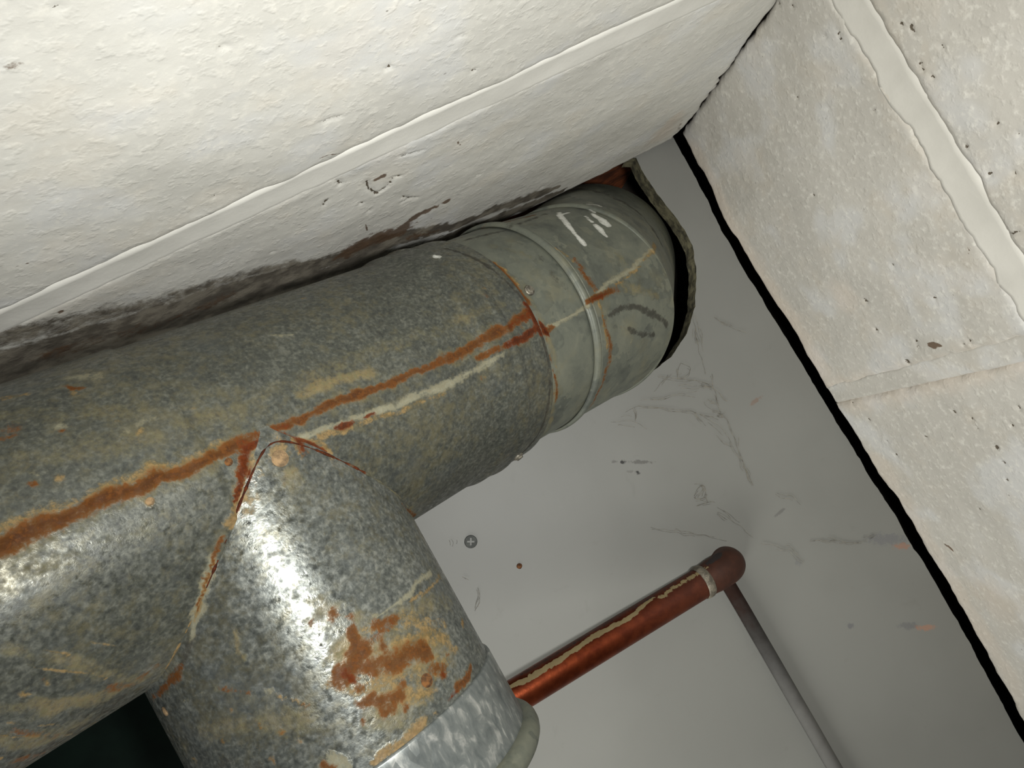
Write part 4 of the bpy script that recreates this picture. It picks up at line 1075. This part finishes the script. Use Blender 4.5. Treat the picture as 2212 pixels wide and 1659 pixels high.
def fine(pts, d):
    out = []
    for (x0, y0), (x1, y1) in zip(pts[:-1], pts[1:]):
        n = max(1, int(math.hypot(x1 - x0, y1 - y0) / d))
        for i in range(n):
            out.append((x0 + (x1 - x0) * i / n, y0 + (y1 - y0) * i / n))
    return out + [pts[-1]]


outl = [(-1.3, Y1 - 0.004)] + fine(HOLE, 0.002)
edge = fine([(XR, Y1 - 0.004), (XR, 0.5)], 0.003) + [(XR, 1.2)]
nh = len(outl)
ring = []
for i, (x, y) in enumerate(outl):
    if i > 2:
        w = 0.0006 * fbm((x, y, 2), 140, 3)
        x, y = x + w, y + 0.0006 * fbm((x, y, 8), 140, 3)
    ring.append((x, y))
for i, (x, y) in enumerate(edge):
    ring.append((x + bow(y, CE) * 0.9 + 0.0012 * fbm((x, y, 5), 45, 3) + 0.0004 * fbm((x, y, 6), 220, 2), y))
ring.append((-1.3, 1.2))
TH = 0.017
n = len(ring)
co = [(x, y, CE) for x, y in ring] + [(x, y, CE + TH) for x, y in ring]
bm = bmesh.new()
vb = [bm.verts.new(c) for c in co]
bm.faces.new(vb[:n])
bm.faces.new(vb[n:][::-1])
for i in range(n):
    bm.faces.new((vb[i], vb[(i + 1) % n], vb[n + (i + 1) % n], vb[n + i]))
bmesh.ops.recalc_face_normals(bm, faces=bm.faces[:])
bmesh.ops.triangulate(bm, faces=[f for f in bm.faces if len(f.verts) > 4])
bm.verts.index_update()
vs = [tuple(v.co) for v in bm.verts]
fs = [[v.index for v in f.verts] for f in bm.faces]
side = [abs(f.normal.z) < 0.5 for f in bm.faces]
bm.free()
ceiling = tag(link('ceiling', vs, fs, [M['ceiling'], M['panel_core']], None, False), kind='structure')
for p, s in zip(ceiling.data.polygons, side):
    p.material_index = 1 if s else 0

# the dark floor space over the panel, closed by boards, with a joist beside the flue
bm = bmesh.new()
box(bm, (-1.3, Y1 - 0.2, CE + 0.20), (X1 + 0.2, 1.2, CE + 0.22))
box(bm, (-1.3, Y1 - 0.22, CE - 0.006), (X1 + 0.2, Y1 - 0.2, CE + 0.22))
box(bm, (X1 + 0.2, Y1 - 0.2, CE - 0.006), (X1 + 0.22, 1.2, CE + 0.22))
tag(link_bm('trim_subfloor', bm, M['cavity']), kind='structure')
bm = bmesh.new()
box(bm, (-0.30, -0.206, CE - 0.004), (0.296, -0.168, CE + 0.19))
bmesh.ops.bevel(bm, geom=bm.edges[:], offset=0.002, segments=2, affect='EDGES')
tag(link_bm('wood_joist', bm, M['wood']), 'reddish brown wooden joist end glimpsed above the flue hole', 'joist')

# dark green beam under the ceiling, seen between the flue and its branch
bm = bmesh.new()
for lo, hi in (((-0.46, -0.10, CE - 0.040), (-0.125, 1.0, CE - 0.032)), ((-0.296, -0.10, CE - 0.032), (-0.288, 1.0, CE - 0.001)),
               ):
    box(bm, lo, hi)
tag(link_bm('steel_beam', bm, M['green']), 'dark green steel beam in shadow between flue and its branch', 'beam')

# ---------------------------------------------------------------- flue pipe
LAYERS = ('tint', 'soot_shade', 'pale', 'tan', 'rust', 'red', 'white')
R0 = 0.0635
D0 = nrm(V(0.85043754, -0.0422473, 0.52437692))
P0 = V(-0.18252182, -0.0464429, 0.2922732) + EYE
S_END = 0.2745                               # the bell end of the straight pipe
flue = thing('flue_pipe', 'rust-streaked galvanised flue pipe with tee branch rising along the white wall', 'flue pipe',
             Vector(P0 + 0.12 * D0))


def shell(name, base, d, prof, k, mat, stain, hint=(0, 0, -1)):
    co, f = lathe(base, d, prof, k, hint)
    at = paint(co, STAIN.get(stain, []), LAYERS)
    return link(name, co, f, mat, flue, True, at)


def run(s0, s1, step, r):
    n = max(2, int(abs(s1 - s0) / step))
    return [(s0 + (s1 - s0) * i / n, r) for i in range(n + 1)]


prof = run(-0.30, -0.03, 0.03, R0 + 0.0010) + run(-0.029, 0.10, 0.0013, R0 + 0.0010) + run(0.1013, 0.234, 0.0013, R0) + \
    [(0.236, R0 + 0.0004), (0.238, R0 + 0.0012), (0.240, R0 + 0.0017)] + run(0.2413, 0.2505, 0.0013, R0 + 0.0017) + \
    [(0.252, R0 + 0.0023), (0.2535, R0 + 0.0026), (0.255, R0 + 0.0022), (0.2565, R0 + 0.0015)] + \
    run(0.2578, S_END - 0.0004, 0.0013, R0 + 0.0015) + [(S_END, R0 + 0.0013), (S_END + 0.0002, R0 + 0.0008), (S_END, R0 + 0.0003),
                                                        (S_END - 0.004, R0 - 0.0002), (S_END - 0.02, R0 - 0.0006)]
prof = [(s, r) for s, r in prof]
shell('main_pipe', P0, D0, prof, 300, M['tee'], 'main')

BB = V(-0.0775, -0.0516, 0.357) + EYE
BD = nrm(V(0.02, 0.9994, 0.028))
Y_SL = 0.1265                                # along the branch to where the bright sleeve begins
prof = run(0.0, 0.03, 0.01, R0) + run(0.032, Y_SL + 0.006, 0.0013, R0) + [(Y_SL + 0.02, R0 - 0.001)]
shell('branch_pipe', BB, BD, prof, 300, M['branch'], 'branch')
# the soldered seam where the branch leaves the pipe: a thin uneven bead along the meeting line
ub, vb_ = frame(BD, (0, 0, -1))
seam = []
for a in np.linspace(-1.65, 1.65, 260):
    e = BB + R0 * (math.cos(a) * ub + math.sin(a) * vb_) - P0
    ep, bp_ = e - (e @ D0) * D0, BD - (BD @ D0) * D0
    qa, qb, qc = bp_ @ bp_, 2 * ep @ bp_, ep @ ep - (R0 + 0.0004) ** 2
    disc = max(qb * qb - 4 * qa * qc, 0.0)
    seam.append(P0 + e + BD * ((-qb + math.sqrt(disc)) / (2 * qa)))
seam = np.array(seam)
for _ in range(4):
    seam[1:-1] = seam[1:-1] * 0.5 + (seam[:-2] + seam[2:]) * 0.25
co = []
for i, q in enumerate(seam):
    d = nrm(seam[min(i + 1, len(seam) - 1)] - seam[max(i - 1, 0)])
    u_, v_ = frame(d, (0, 0, -1))
    r = (0.0007 if q[0] < BB[0] else 0.0004) + 0.0006 * fbm(q, 220, 3)
    t = np.linspace(0, 2 * PI, 10, endpoint=False)
    co.append(q + r * (np.outer(np.cos(t), u_) + np.outer(np.sin(t), v_)))
co = np.concatenate(co)
at = paint(co, [], LAYERS)
half = len(seam) // 2
top = int(np.argmin(seam[:, 1]))
for i, q in enumerate(seam):
    left = q[0] < seam[top, 0]
    w = abs(i - top) / (half * 1.0)
    sl = slice(i * 10, i * 10 + 10)
    j = 0.25 * fbm(q, 150, 2)
    if left:
        at['red'][sl] = 1.1 * (1 - smoothstep(0.42, 0.58, w + j))
        at['tan'][sl] = smoothstep(0.40, 0.55, w + j) * (1 - smoothstep(0.72, 0.85, w)) * 0.9
        at['rust'][sl] = smoothstep(0.8, 0.9, w) * 0.8
    else:
        at['red'][sl] = 1.0 * (1 - smoothstep(0.25, 0.42, w + j))
        at['tint'][sl] = 0.7
link('seam_bead', co, grid_faces(len(seam), 10), M['tee'], flue, True, at)
prof = [(Y_SL, R0 - 0.0002), (Y_SL, R0 + 0.0012)] + run(Y_SL + 0.001, Y_SL + 0.030, 0.0015, R0 + 0.0014) + \
    [(Y_SL + 0.0315, R0 + 0.0008), (Y_SL + 0.033, R0 - 0.0002), (Y_SL + 0.036, R0 - 0.001)]
shell('connector_sleeve', BB, BD, prof, 220, M['sleeve'], 'sleeve')
prof = [(Y_SL + 0.0350 + 0.0055 * math.cos(a), R0 + 0.0005 + 0.0055 * math.sin(a)) for a in np.linspace(PI * 1.1, -0.1 * PI, 12)]
shell('sleeve_bead', BB, BD, prof, 160, M['elbow'], 'none')
# the lower elbow turns away below the picture
CT = BB + (Y_SL + 0.040) * BD
ND = nrm(BD * 0.75 + V(-0.45, 0, -0.35))
co, f = lathe(CT, ND, [(-0.028, 0.045)] + run(-0.004, 0.16, 0.01, R0 - 0.002), 96, (0, 0, -1))
link('lower_elbow', co, f, M['sleeve'], flue, True, paint(co, [], LAYERS))

# adjustable elbow: three gores meeting on slanted beads
RE = 0.0634
C1, A1 = V(0.0855, -0.0598, 0.4575) + EYE, nrm(V(0.8469, -0.0274, 0.531))
C2, A2 = V(0.1351, -0.0605, 0.4892) + EYE, nrm(V(0.6865, -0.1545, 0.7105))
D1, D2 = nrm(V(0.8431, -0.0126, 0.5375)), nrm(V(0.4786, -0.2849, 0.8305))


def gore(name, c, d, pa, pb, rad, k, rows, u, mat, stain, bump=None):
    """cylinder wall round c + t*d cut by the planes pa and pb = (point, normal, offset along d)"""
    u = nrm(u - (u @ d) * d)
    v = np.cross(d, u)
    t = np.linspace(0, 2 * PI, k, endpoint=False)
    e = np.outer(np.cos(t), u) + np.outer(np.sin(t), v)
    ends = []
    for (p, a, off) in (pa, pb):
        ends.append(((p - c - rad * e) @ a) / (d @ a) + off)
    co = []
    for i in range(rows + 1):
        w = i / rows
        s = ends[0] * (1 - w) + ends[1] * w
        r = rad + (bump(w) if bump else 0)
        co.append(c + np.outer(s, d) + r * e)
    co = np.concatenate(co)
    at = paint(co, STAIN.get(stain, []), LAYERS)
    return link(name, co, grid_faces(rows + 1, k), mat, flue, True, at), u


u = V(0, 0, -1.0)
PE = P0 + (S_END - 0.014) * D0
_, u = gore('elbow_gore', PE, D0, (PE, D0, 0.0), (C1, A1, 0.0), RE - 0.0004, 280, 46, u, M['elbow'], 'elbow', lambda w: -0.0011 * (1 - w))
_, u = gore('elbow_gore', C1, D1, (C1, A1, 0.0), (C2, A2, 0.0), RE, 280, 56, u, M['elbow'], 'elbow')
_, u = gore('elbow_gore', C2, D2, (C2, A2, 0.0), (C2 + 0.115 * D2, D2, 0.0), RE - 0.0008, 280, 60, u, M['elbow'], 'elbow')


def bead_shape(w):                           # a rolled ridge with a fine groove on each side
    x = (w - 0.5) * 2
    return -0.0006 + 0.0027 * max(0.0, 1 - (x / 0.62) ** 2) ** 0.5 if abs(x) < 0.62 else -0.0006 + 0.0009 * (abs(x) - 0.62) / 0.38


for c, a, d in ((C1, A1, nrm(D0 + D1)), (C2, A2, nrm(D1 + D2))):
    gore('elbow_bead', c, nrm(a), (c, a, -0.0040), (c, a, 0.0040), RE, 280, 16, V(0, 0, -1.0), M['elbow'], 'elbow', bead_shape)


# screws and rivets: (world point on the metal, outward normal)
def fastener(name, p, nrm_out, mat, kind, size, parent=None, label=None):
    nrm_out = nrm(nrm_out)
    u, v = frame(nrm_out, (0.3, 0.5, 0.8))
    rows, k = [], 6 if kind == 'hex' else 18
    if kind == 'hex':
        pr = [(-0.002, size * 1.35), (0.0007, size * 1.35), (0.0010, size * 1.2), (0.0011, size), (size * 0.75, size), (size * 0.9, size * 0.85), (size * 0.9, 0.0001)]
    else:
        pr = [(-0.002, size), (0.0002, size)] + [(size * 0.28 * math.sin(a), size * math.cos(a)) for a in np.linspace(0.15, 1.5, 6)]
    co = []
    for i, (h, r) in enumerate(pr):
        for j in range(18):
            t = 2 * PI * j / 18
            rr = r
            if kind == 'hex' and i >= 3 and r > 0.0002:
                rr = r * math.cos(PI / 6) / math.cos((t % (PI / 3)) - PI / 6)
            co.append(np.asarray(p) + h * nrm_out + rr * (math.cos(t) * u + math.sin(t) * v))
    f = grid_faces(len(pr), 18) + [tuple(range(len(co) - 18, len(co)))]
    o = link(name, co, f, mat, parent or flue, kind != 'hex')
    if label:
        o['label'] = label
    return o


FAST = [
    ('hex_screw', (0.0903, -0.0655, 2.1377), (0.501, -0.104, -0.859), 'screw', 'hex', 0.00212, None),
    ('hex_screw', (0.0487, 0.0059, 2.168), (0.152, 0.974, -0.168), 'screw', 'hex', 0.00222, None),
    ('rivet', (-0.0441, -0.0374, 2.0532), (0.527, 0.013, -0.85), 'rivet', 'dome', 0.0033, 'pale lime-crusted rivet head'),
    ('rivet', (-0.0347, 0.0622, 2.0613), (0.646, 0.008, -0.763), 'rusty', 'dome', 0.00262, 'orange rusted rivet head'),
    ('rivet', (-0.1248, 0.0252, 2.0685), (-0.763, 0.033, -0.645), 'rivet', 'dome', 0.0019, 'pale lime-crusted rivet head'),
    ('rivet', (-0.0842, -0.0416, 2.0277), (0.525, 0.131, -0.841), 'rivet', 'dome', 0.0014, 'pale lime-crusted rivet head'),
    ('rivet', (-0.0593, -0.0437, 2.0441), (0.526, 0.11, -0.844), 'rusty', 'dome', 0.0015, 'orange rusted rivet head'),
]
for nm, p, nn, mt, kd, sz, lb in FAST:
    fastener(nm, p, nn, M[mt], kd, sz, None, lb)

# ---------------------------------------------------------------- copper pipe with its elbow
RC = 0.0100
CD = nrm(V(0.97785309, 0.04683885, 0.20398398))
CP = V(-0.114601, 0.14033932, 0.51714654) * 0.9 + EYE
S_E = 0.2615
copper_pipe = thing('copper_pipe', 'bright copper water pipe below the grey ceiling, elbowing up into it', 'copper pipe', Vector(CP + 0.15 * CD))
CL = ('flux', 'dull', 'black')
rows = np.concatenate([np.linspace(-0.55, -0.02, 12), np.linspace(0, S_E - 0.012, 190)])
co, f = lathe(CP, CD, [(s, RC) for s in rows], 64, (0, 0, -1))
at = paint(co, STAIN.get('copper', []), CL)
sd = (co - CP) @ CD
at['dull'] = np.maximum(at['dull'], smoothstep(0.13, 0.25, sd) * 0.6)
link('pipe', co, f, M['copper'], copper_pipe, True, at)
EC = CP + S_E * CD                           # corner of the elbow
UPV = V(0, 0, 1.0)
RB = 0.0095
path = [EC - 0.024 * CD, EC - 0.0165 * CD, EC - 0.014 * CD]
dirs = [CD, CD, CD]
for a in np.linspace(0, 1, 10):
    w = a
    q = EC - RB * CD * (1 - w) ** 2 * 1.0 + UPV * RB * w ** 2 + 0.0 * CD
    path.append(q)
    dirs.append(nrm(CD * (1 - w) + UPV * w))
path += [EC + UPV * 0.012, EC + UPV * 0.05]
dirs += [UPV, UPV]
rr = [RC + 0.0002, RC + 0.0010, RC + 0.0012] + [RC + 0.0011] * 10 + [RC + 0.001, RC + 0.0006]
co = []
for q, d, r in zip(path, dirs, rr):
    u_, v_ = frame(d, (0, 1, 0))
    t = np.linspace(0, 2 * PI, 48, endpoint=False)
    co.append(q + r * (np.outer(np.cos(t), u_) + np.outer(np.sin(t), v_)))
co = np.concatenate(co)
at = paint(co, STAIN.get('copper', []), CL)
at['dull'] = np.maximum(at['dull'], 0.85)
o = link('elbow_fitting', co, grid_faces(len(path), 48), M['copper'], copper_pipe, True, at)
o['label'] = 'dull brown elbow fitting'
prof = [(S_E - 0.0255 + 0.0030 * math.cos(a), RC + 0.0002 + 0.0009 * math.sin(a)) for a in np.linspace(PI, 0, 9)]
co, f = lathe(CP, CD, prof, 48, (0, 1, 0))
co = co + np.array([[0.0003 * fbm(c, 300, 2)] * 3 for c in co])
link('solder_ring', co, f, M['solder'], copper_pipe)['label'] = 'silvery solder ring'

# made-up tube in place of the shadow-like dark line running from the copper elbow
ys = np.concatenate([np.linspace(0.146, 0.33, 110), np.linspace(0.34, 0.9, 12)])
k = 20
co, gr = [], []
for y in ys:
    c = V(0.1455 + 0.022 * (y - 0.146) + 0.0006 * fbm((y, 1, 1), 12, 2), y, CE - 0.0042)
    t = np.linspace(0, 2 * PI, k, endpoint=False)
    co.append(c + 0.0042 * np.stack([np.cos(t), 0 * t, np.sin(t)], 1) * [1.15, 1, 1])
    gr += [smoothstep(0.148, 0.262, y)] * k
tb = link('dark_line_tube', np.concatenate(co), grid_faces(len(ys), k), M['tube'], None, True, {'grey': gr})
tag(tb, 'made-up thin tube in place of the shadow-like line from the copper elbow', 'tube')

# ---------------------------------------------------------------- ceiling fixings and cobwebs
def phillips(p, r):
    bm = bmesh.new()
    k, top = 24, []
    for h, q in ((0.0, 1.0), (-0.0006, 1.0), (-0.0009, 0.93)):
        top.append([bm.verts.new((p[0] + r * q * math.cos(2 * PI * j / k), p[1] + r * q * math.sin(2 * PI * j / k), p[2] + h)) for j in range(k)])
    for a, b in zip(top[:-1], top[1:]):
        for j in range(k):
            bm.faces.new((a[j], a[(j + 1) % k], b[(j + 1) % k], b[j]))
    w, l = 0.13 * r, 0.58 * r
    cross = []
    for q in range(4):
        a = q * PI / 2 + 0.5
        for x, y in ((w, -w), (l, -w), (l, w)):
            cross.append((p[0] + x * math.cos(a) - y * math.sin(a), p[1] + x * math.sin(a) + y * math.cos(a)))
    zt = p[2] - 0.0009
    ct = [bm.verts.new((x, y, zt)) for x, y in cross]
    cb = [bm.verts.new((x, y, zt + 0.0022)) for x, y in cross]
    for j in range(12):
        bm.faces.new((ct[j], ct[(j + 1) % 12], cb[(j + 1) % 12], cb[j]))
    bm.faces.new(cb)
    es = [bm.edges.get((top[2][j], top[2][(j + 1) % k])) for j in range(k)] + [bm.edges.get((ct[j], ct[(j + 1) % 12])) for j in range(12)]
    bmesh.ops.triangle_fill(bm, use_beauty=True, use_dissolve=False, edges=es)
    return link_bm('ceiling_screw', bm, M['dark_screw'], ceiling)


phillips((0.0071, 0.0422, CE), 0.0043)
co, f = lathe(V(0.0278, 0.0718, CE + 0.002), V(0, 0, -1), [(0, 0.0019), (0.0022, 0.0019), (0.0028, 0.0012), (0.003, 0.0001)], 12, (1, 0, 0))
link('nail_head', co + np.array([[0.0004 * fbm(c, 400, 2)] * 3 for c in co]), f, M['nail'], ceiling)


def threads(name, label, lines, r=0.00017):
    """dusty strands lying against the panel"""
    co, f = [], []
    random.seed(len(lines))
    more = []
    for ln in lines:                         # each strand comes as a loose bundle
        for _ in range(2):
            a = random.randint(0, max(0, len(ln) // 2))
            b = random.randint(min(len(ln), a + 4), len(ln))
            ox, oy, k = random.uniform(-0.0022, 0.0022), random.uniform(-0.0022, 0.0022), random.uniform(0, 50)
            more.append([(x + ox + 0.0018 * noise.noise(Vector((x * 110, y * 110, k))),
                          y + oy + 0.0018 * noise.noise(Vector((x * 110, y * 110, k + 5))), z) for x, y, z in ln[a:b]])
    for ln in list(lines) + [q for q in more if len(q) > 2]:
        P = np.array(ln, float)
        b = len(co)
        for i, q in enumerate(P):
            d = P[min(i + 1, len(P) - 1)] - P[max(i - 1, 0)]
            d = nrm(d) if np.linalg.norm(d) > 1e-9 else V(1, 0, 0)
            sdv = V(-d[1], d[0], 0)
            rr = r * (0.6 + 0.8 * abs(noise.noise(Vector(q * 300))))
            for a in (0, 2.1, 4.2):
                co.append(q + rr * (sdv * math.cos(a) + V(0, 0, -1) * math.sin(a)))
        for i in range(len(P) - 1):
            for j in range(3):
                a, c = b + i * 3 + j, b + i * 3 + (j + 1) % 3
                f.append((a, c, c + 3, a + 3))
    return tag(link(name, co, f, M['web'], None, False), label, 'cobweb', None, 'stuff')


def strand(pts, seed):
    """a strand through the given points of the panel, softened and a little shaky"""
    P = []
    for (x0, y0), (x1, y1) in zip(pts[:-1], pts[1:]):
        n = max(2, int(math.hypot(x1 - x0, y1 - y0) / 0.0012))
        for i in range(n):
            P.append((x0 + (x1 - x0) * i / n, y0 + (y1 - y0) * i / n))
    P = np.array(P + [pts[-1]])
    for _ in range(6):
        P[1:-1] = P[1:-1] * 0.5 + (P[:-2] + P[2:]) * 0.25
    return [(x + 0.0012 * noise.noise(Vector((x * 150, y * 150, seed))), y + 0.0012 * noise.noise(Vector((x * 150, y * 150, seed + 9))),
             CE - 0.0004 - 0.0005 * abs(noise.noise(Vector((x * 90, y * 90, seed + 3))))) for x, y in P]


threads('cobweb', 'soft tangle of dusty cobweb on the ceiling beside the flue hole', [
    strand([(0.2198, -0.0220), (0.2115, -0.0037), (0.2090, 0.0085), (0.2052, 0.0200)], 0),
    strand([(0.2202, -0.0206), (0.2172, -0.0075), (0.2119, 0.0055)], 1),
    strand([(0.1936, 0.0050), (0.1855, 0.0130), (0.1950, 0.0146), (0.1988, 0.0099), (0.1936, 0.0050)], 2),
    strand([(0.1741, 0.0048), (0.1872, 0.0139), (0.1992, 0.0213), (0.2056, 0.0302), (0.2098, 0.0430)], 3),
    strand([(0.1561, 0.0141), (0.1693, 0.0210), (0.1831, 0.0250), (0.1906, 0.0301)], 4),
    strand([(0.1413, 0.0161), (0.1493, 0.0160), (0.1598, 0.0215), (0.1782, 0.0335), (0.1851, 0.0394), (0.1873, 0.0515)], 5),
    strand([(0.1851, 0.0394), (0.1928, 0.0500), (0.1976, 0.0636), (0.1972, 0.0799), (0.1966, 0.0927), (0.1952, 0.1028)], 6),
    strand([(0.1997, 0.0482), (0.2030, 0.0544), (0.2010, 0.0677), (0.1978, 0.0868), (0.1965, 0.1026)], 7),
    strand([(0.1972, 0.0247), (0.2056, 0.0302)], 8),
    strand([(0.2000, 0.0239), (0.1984, 0.0286), (0.2039, 0.0271), (0.2035, 0.0308)], 9),
    strand([(0.1962, 0.0364), (0.2028, 0.0410)], 10),
    strand([(0.1984, 0.0365), (0.1996, 0.0404)], 11),
    strand([(0.2022, 0.0440), (0.2017, 0.0526), (0.1969, 0.0489), (0.2046, 0.0497)], 12),
    strand([(0.1909, 0.0612), (0.1918, 0.0694), (0.1941, 0.0695)], 13),
    strand([(0.1294, 0.0174), (0.1445, 0.0244), (0.1495, 0.0336)], 14),
    strand([(0.1669, 0.0132), (0.1756, 0.0100), (0.1816, 0.0076)], 15),
    strand([(0.1847, 0.0203), (0.1962, 0.0264)], 16),
    strand([(0.1882, 0.0421), (0.1977, 0.0516)], 17),
    strand([(0.1948, 0.0367), (0.1950, 0.0424), (0.2007, 0.0465)], 18),
    strand([(0.1471, 0.0159), (0.1482, 0.0220), (0.1436, 0.0261)], 19),
    strand([(0.2319, -0.0124), (0.2396, 0.0007), (0.2472, 0.0080)], 20),
    strand([(0.2126, -0.0076), (0.2105, -0.0020)], 21),
    strand([(0.2079, 0.0225), (0.2054, 0.0346), (0.2027, 0.0431)], 22),
])
threads('cobweb', 'small knot of hair-like web above the copper elbow', [
    strand([(0.1559, 0.0892), (0.1617, 0.0847), (0.1664, 0.0850), (0.1646, 0.0893), (0.1595, 0.0911), (0.1565, 0.0895), (0.1591, 0.0947), (0.1665, 0.0998)], 0),
    strand([(0.1556, 0.0897), (0.1582, 0.0934), (0.1650, 0.0941), (0.1633, 0.0902), (0.1620, 0.0978)], 1),
    strand([(0.1538, 0.0955), (0.1588, 0.0965), (0.1651, 0.0980)], 2),
    strand([(0.1598, 0.0825), (0.1643, 0.0843), (0.1659, 0.0885), (0.1607, 0.0933)], 3),
])
threads('cobweb', 'long faint web strands on the grey ceiling near the right wall', [
    strand([(0.1187, 0.0930), (0.1347, 0.1047), (0.1605, 0.1261)], 0),
    strand([(0.2147, 0.1560), (0.2287, 0.1645), (0.2452, 0.1743)], 1),
    strand([(0.1644, 0.1065), (0.1671, 0.1123)], 2),
    strand([(0.1651, 0.1062), (0.1714, 0.1173), (0.1782, 0.1330)], 3),
    strand([(0.1810, 0.1391), (0.1961, 0.1520), (0.2011, 0.1653)], 4),
    strand([(0.2081, 0.1160), (0.2173, 0.1226), (0.2195, 0.1299)], 5),
    strand([(0.1974, 0.0873), (0.1960, 0.1033)], 6),
    strand([(0.2478, 0.1706), (0.2557, 0.1742)], 7),
    strand([(0.2124, 0.1549), (0.2353, 0.1691), (0.2485, 0.1748)], 8),
])
threads('cobweb', 'short dark squiggle of web beside the lower flue branch', [
    strand([(-0.0028, 0.0708), (-0.0046, 0.0780), (-0.0090, 0.0811)], 0),
    strand([(-0.0046, 0.0767), (-0.0084, 0.0786), (-0.0104, 0.0817)], 1),
    strand([(-0.0081, 0.0595), (-0.0059, 0.0635)], 2),
    strand([(-0.0035, 0.0347), (-0.0018, 0.0380), (-0.0045, 0.0386)], 3),
])
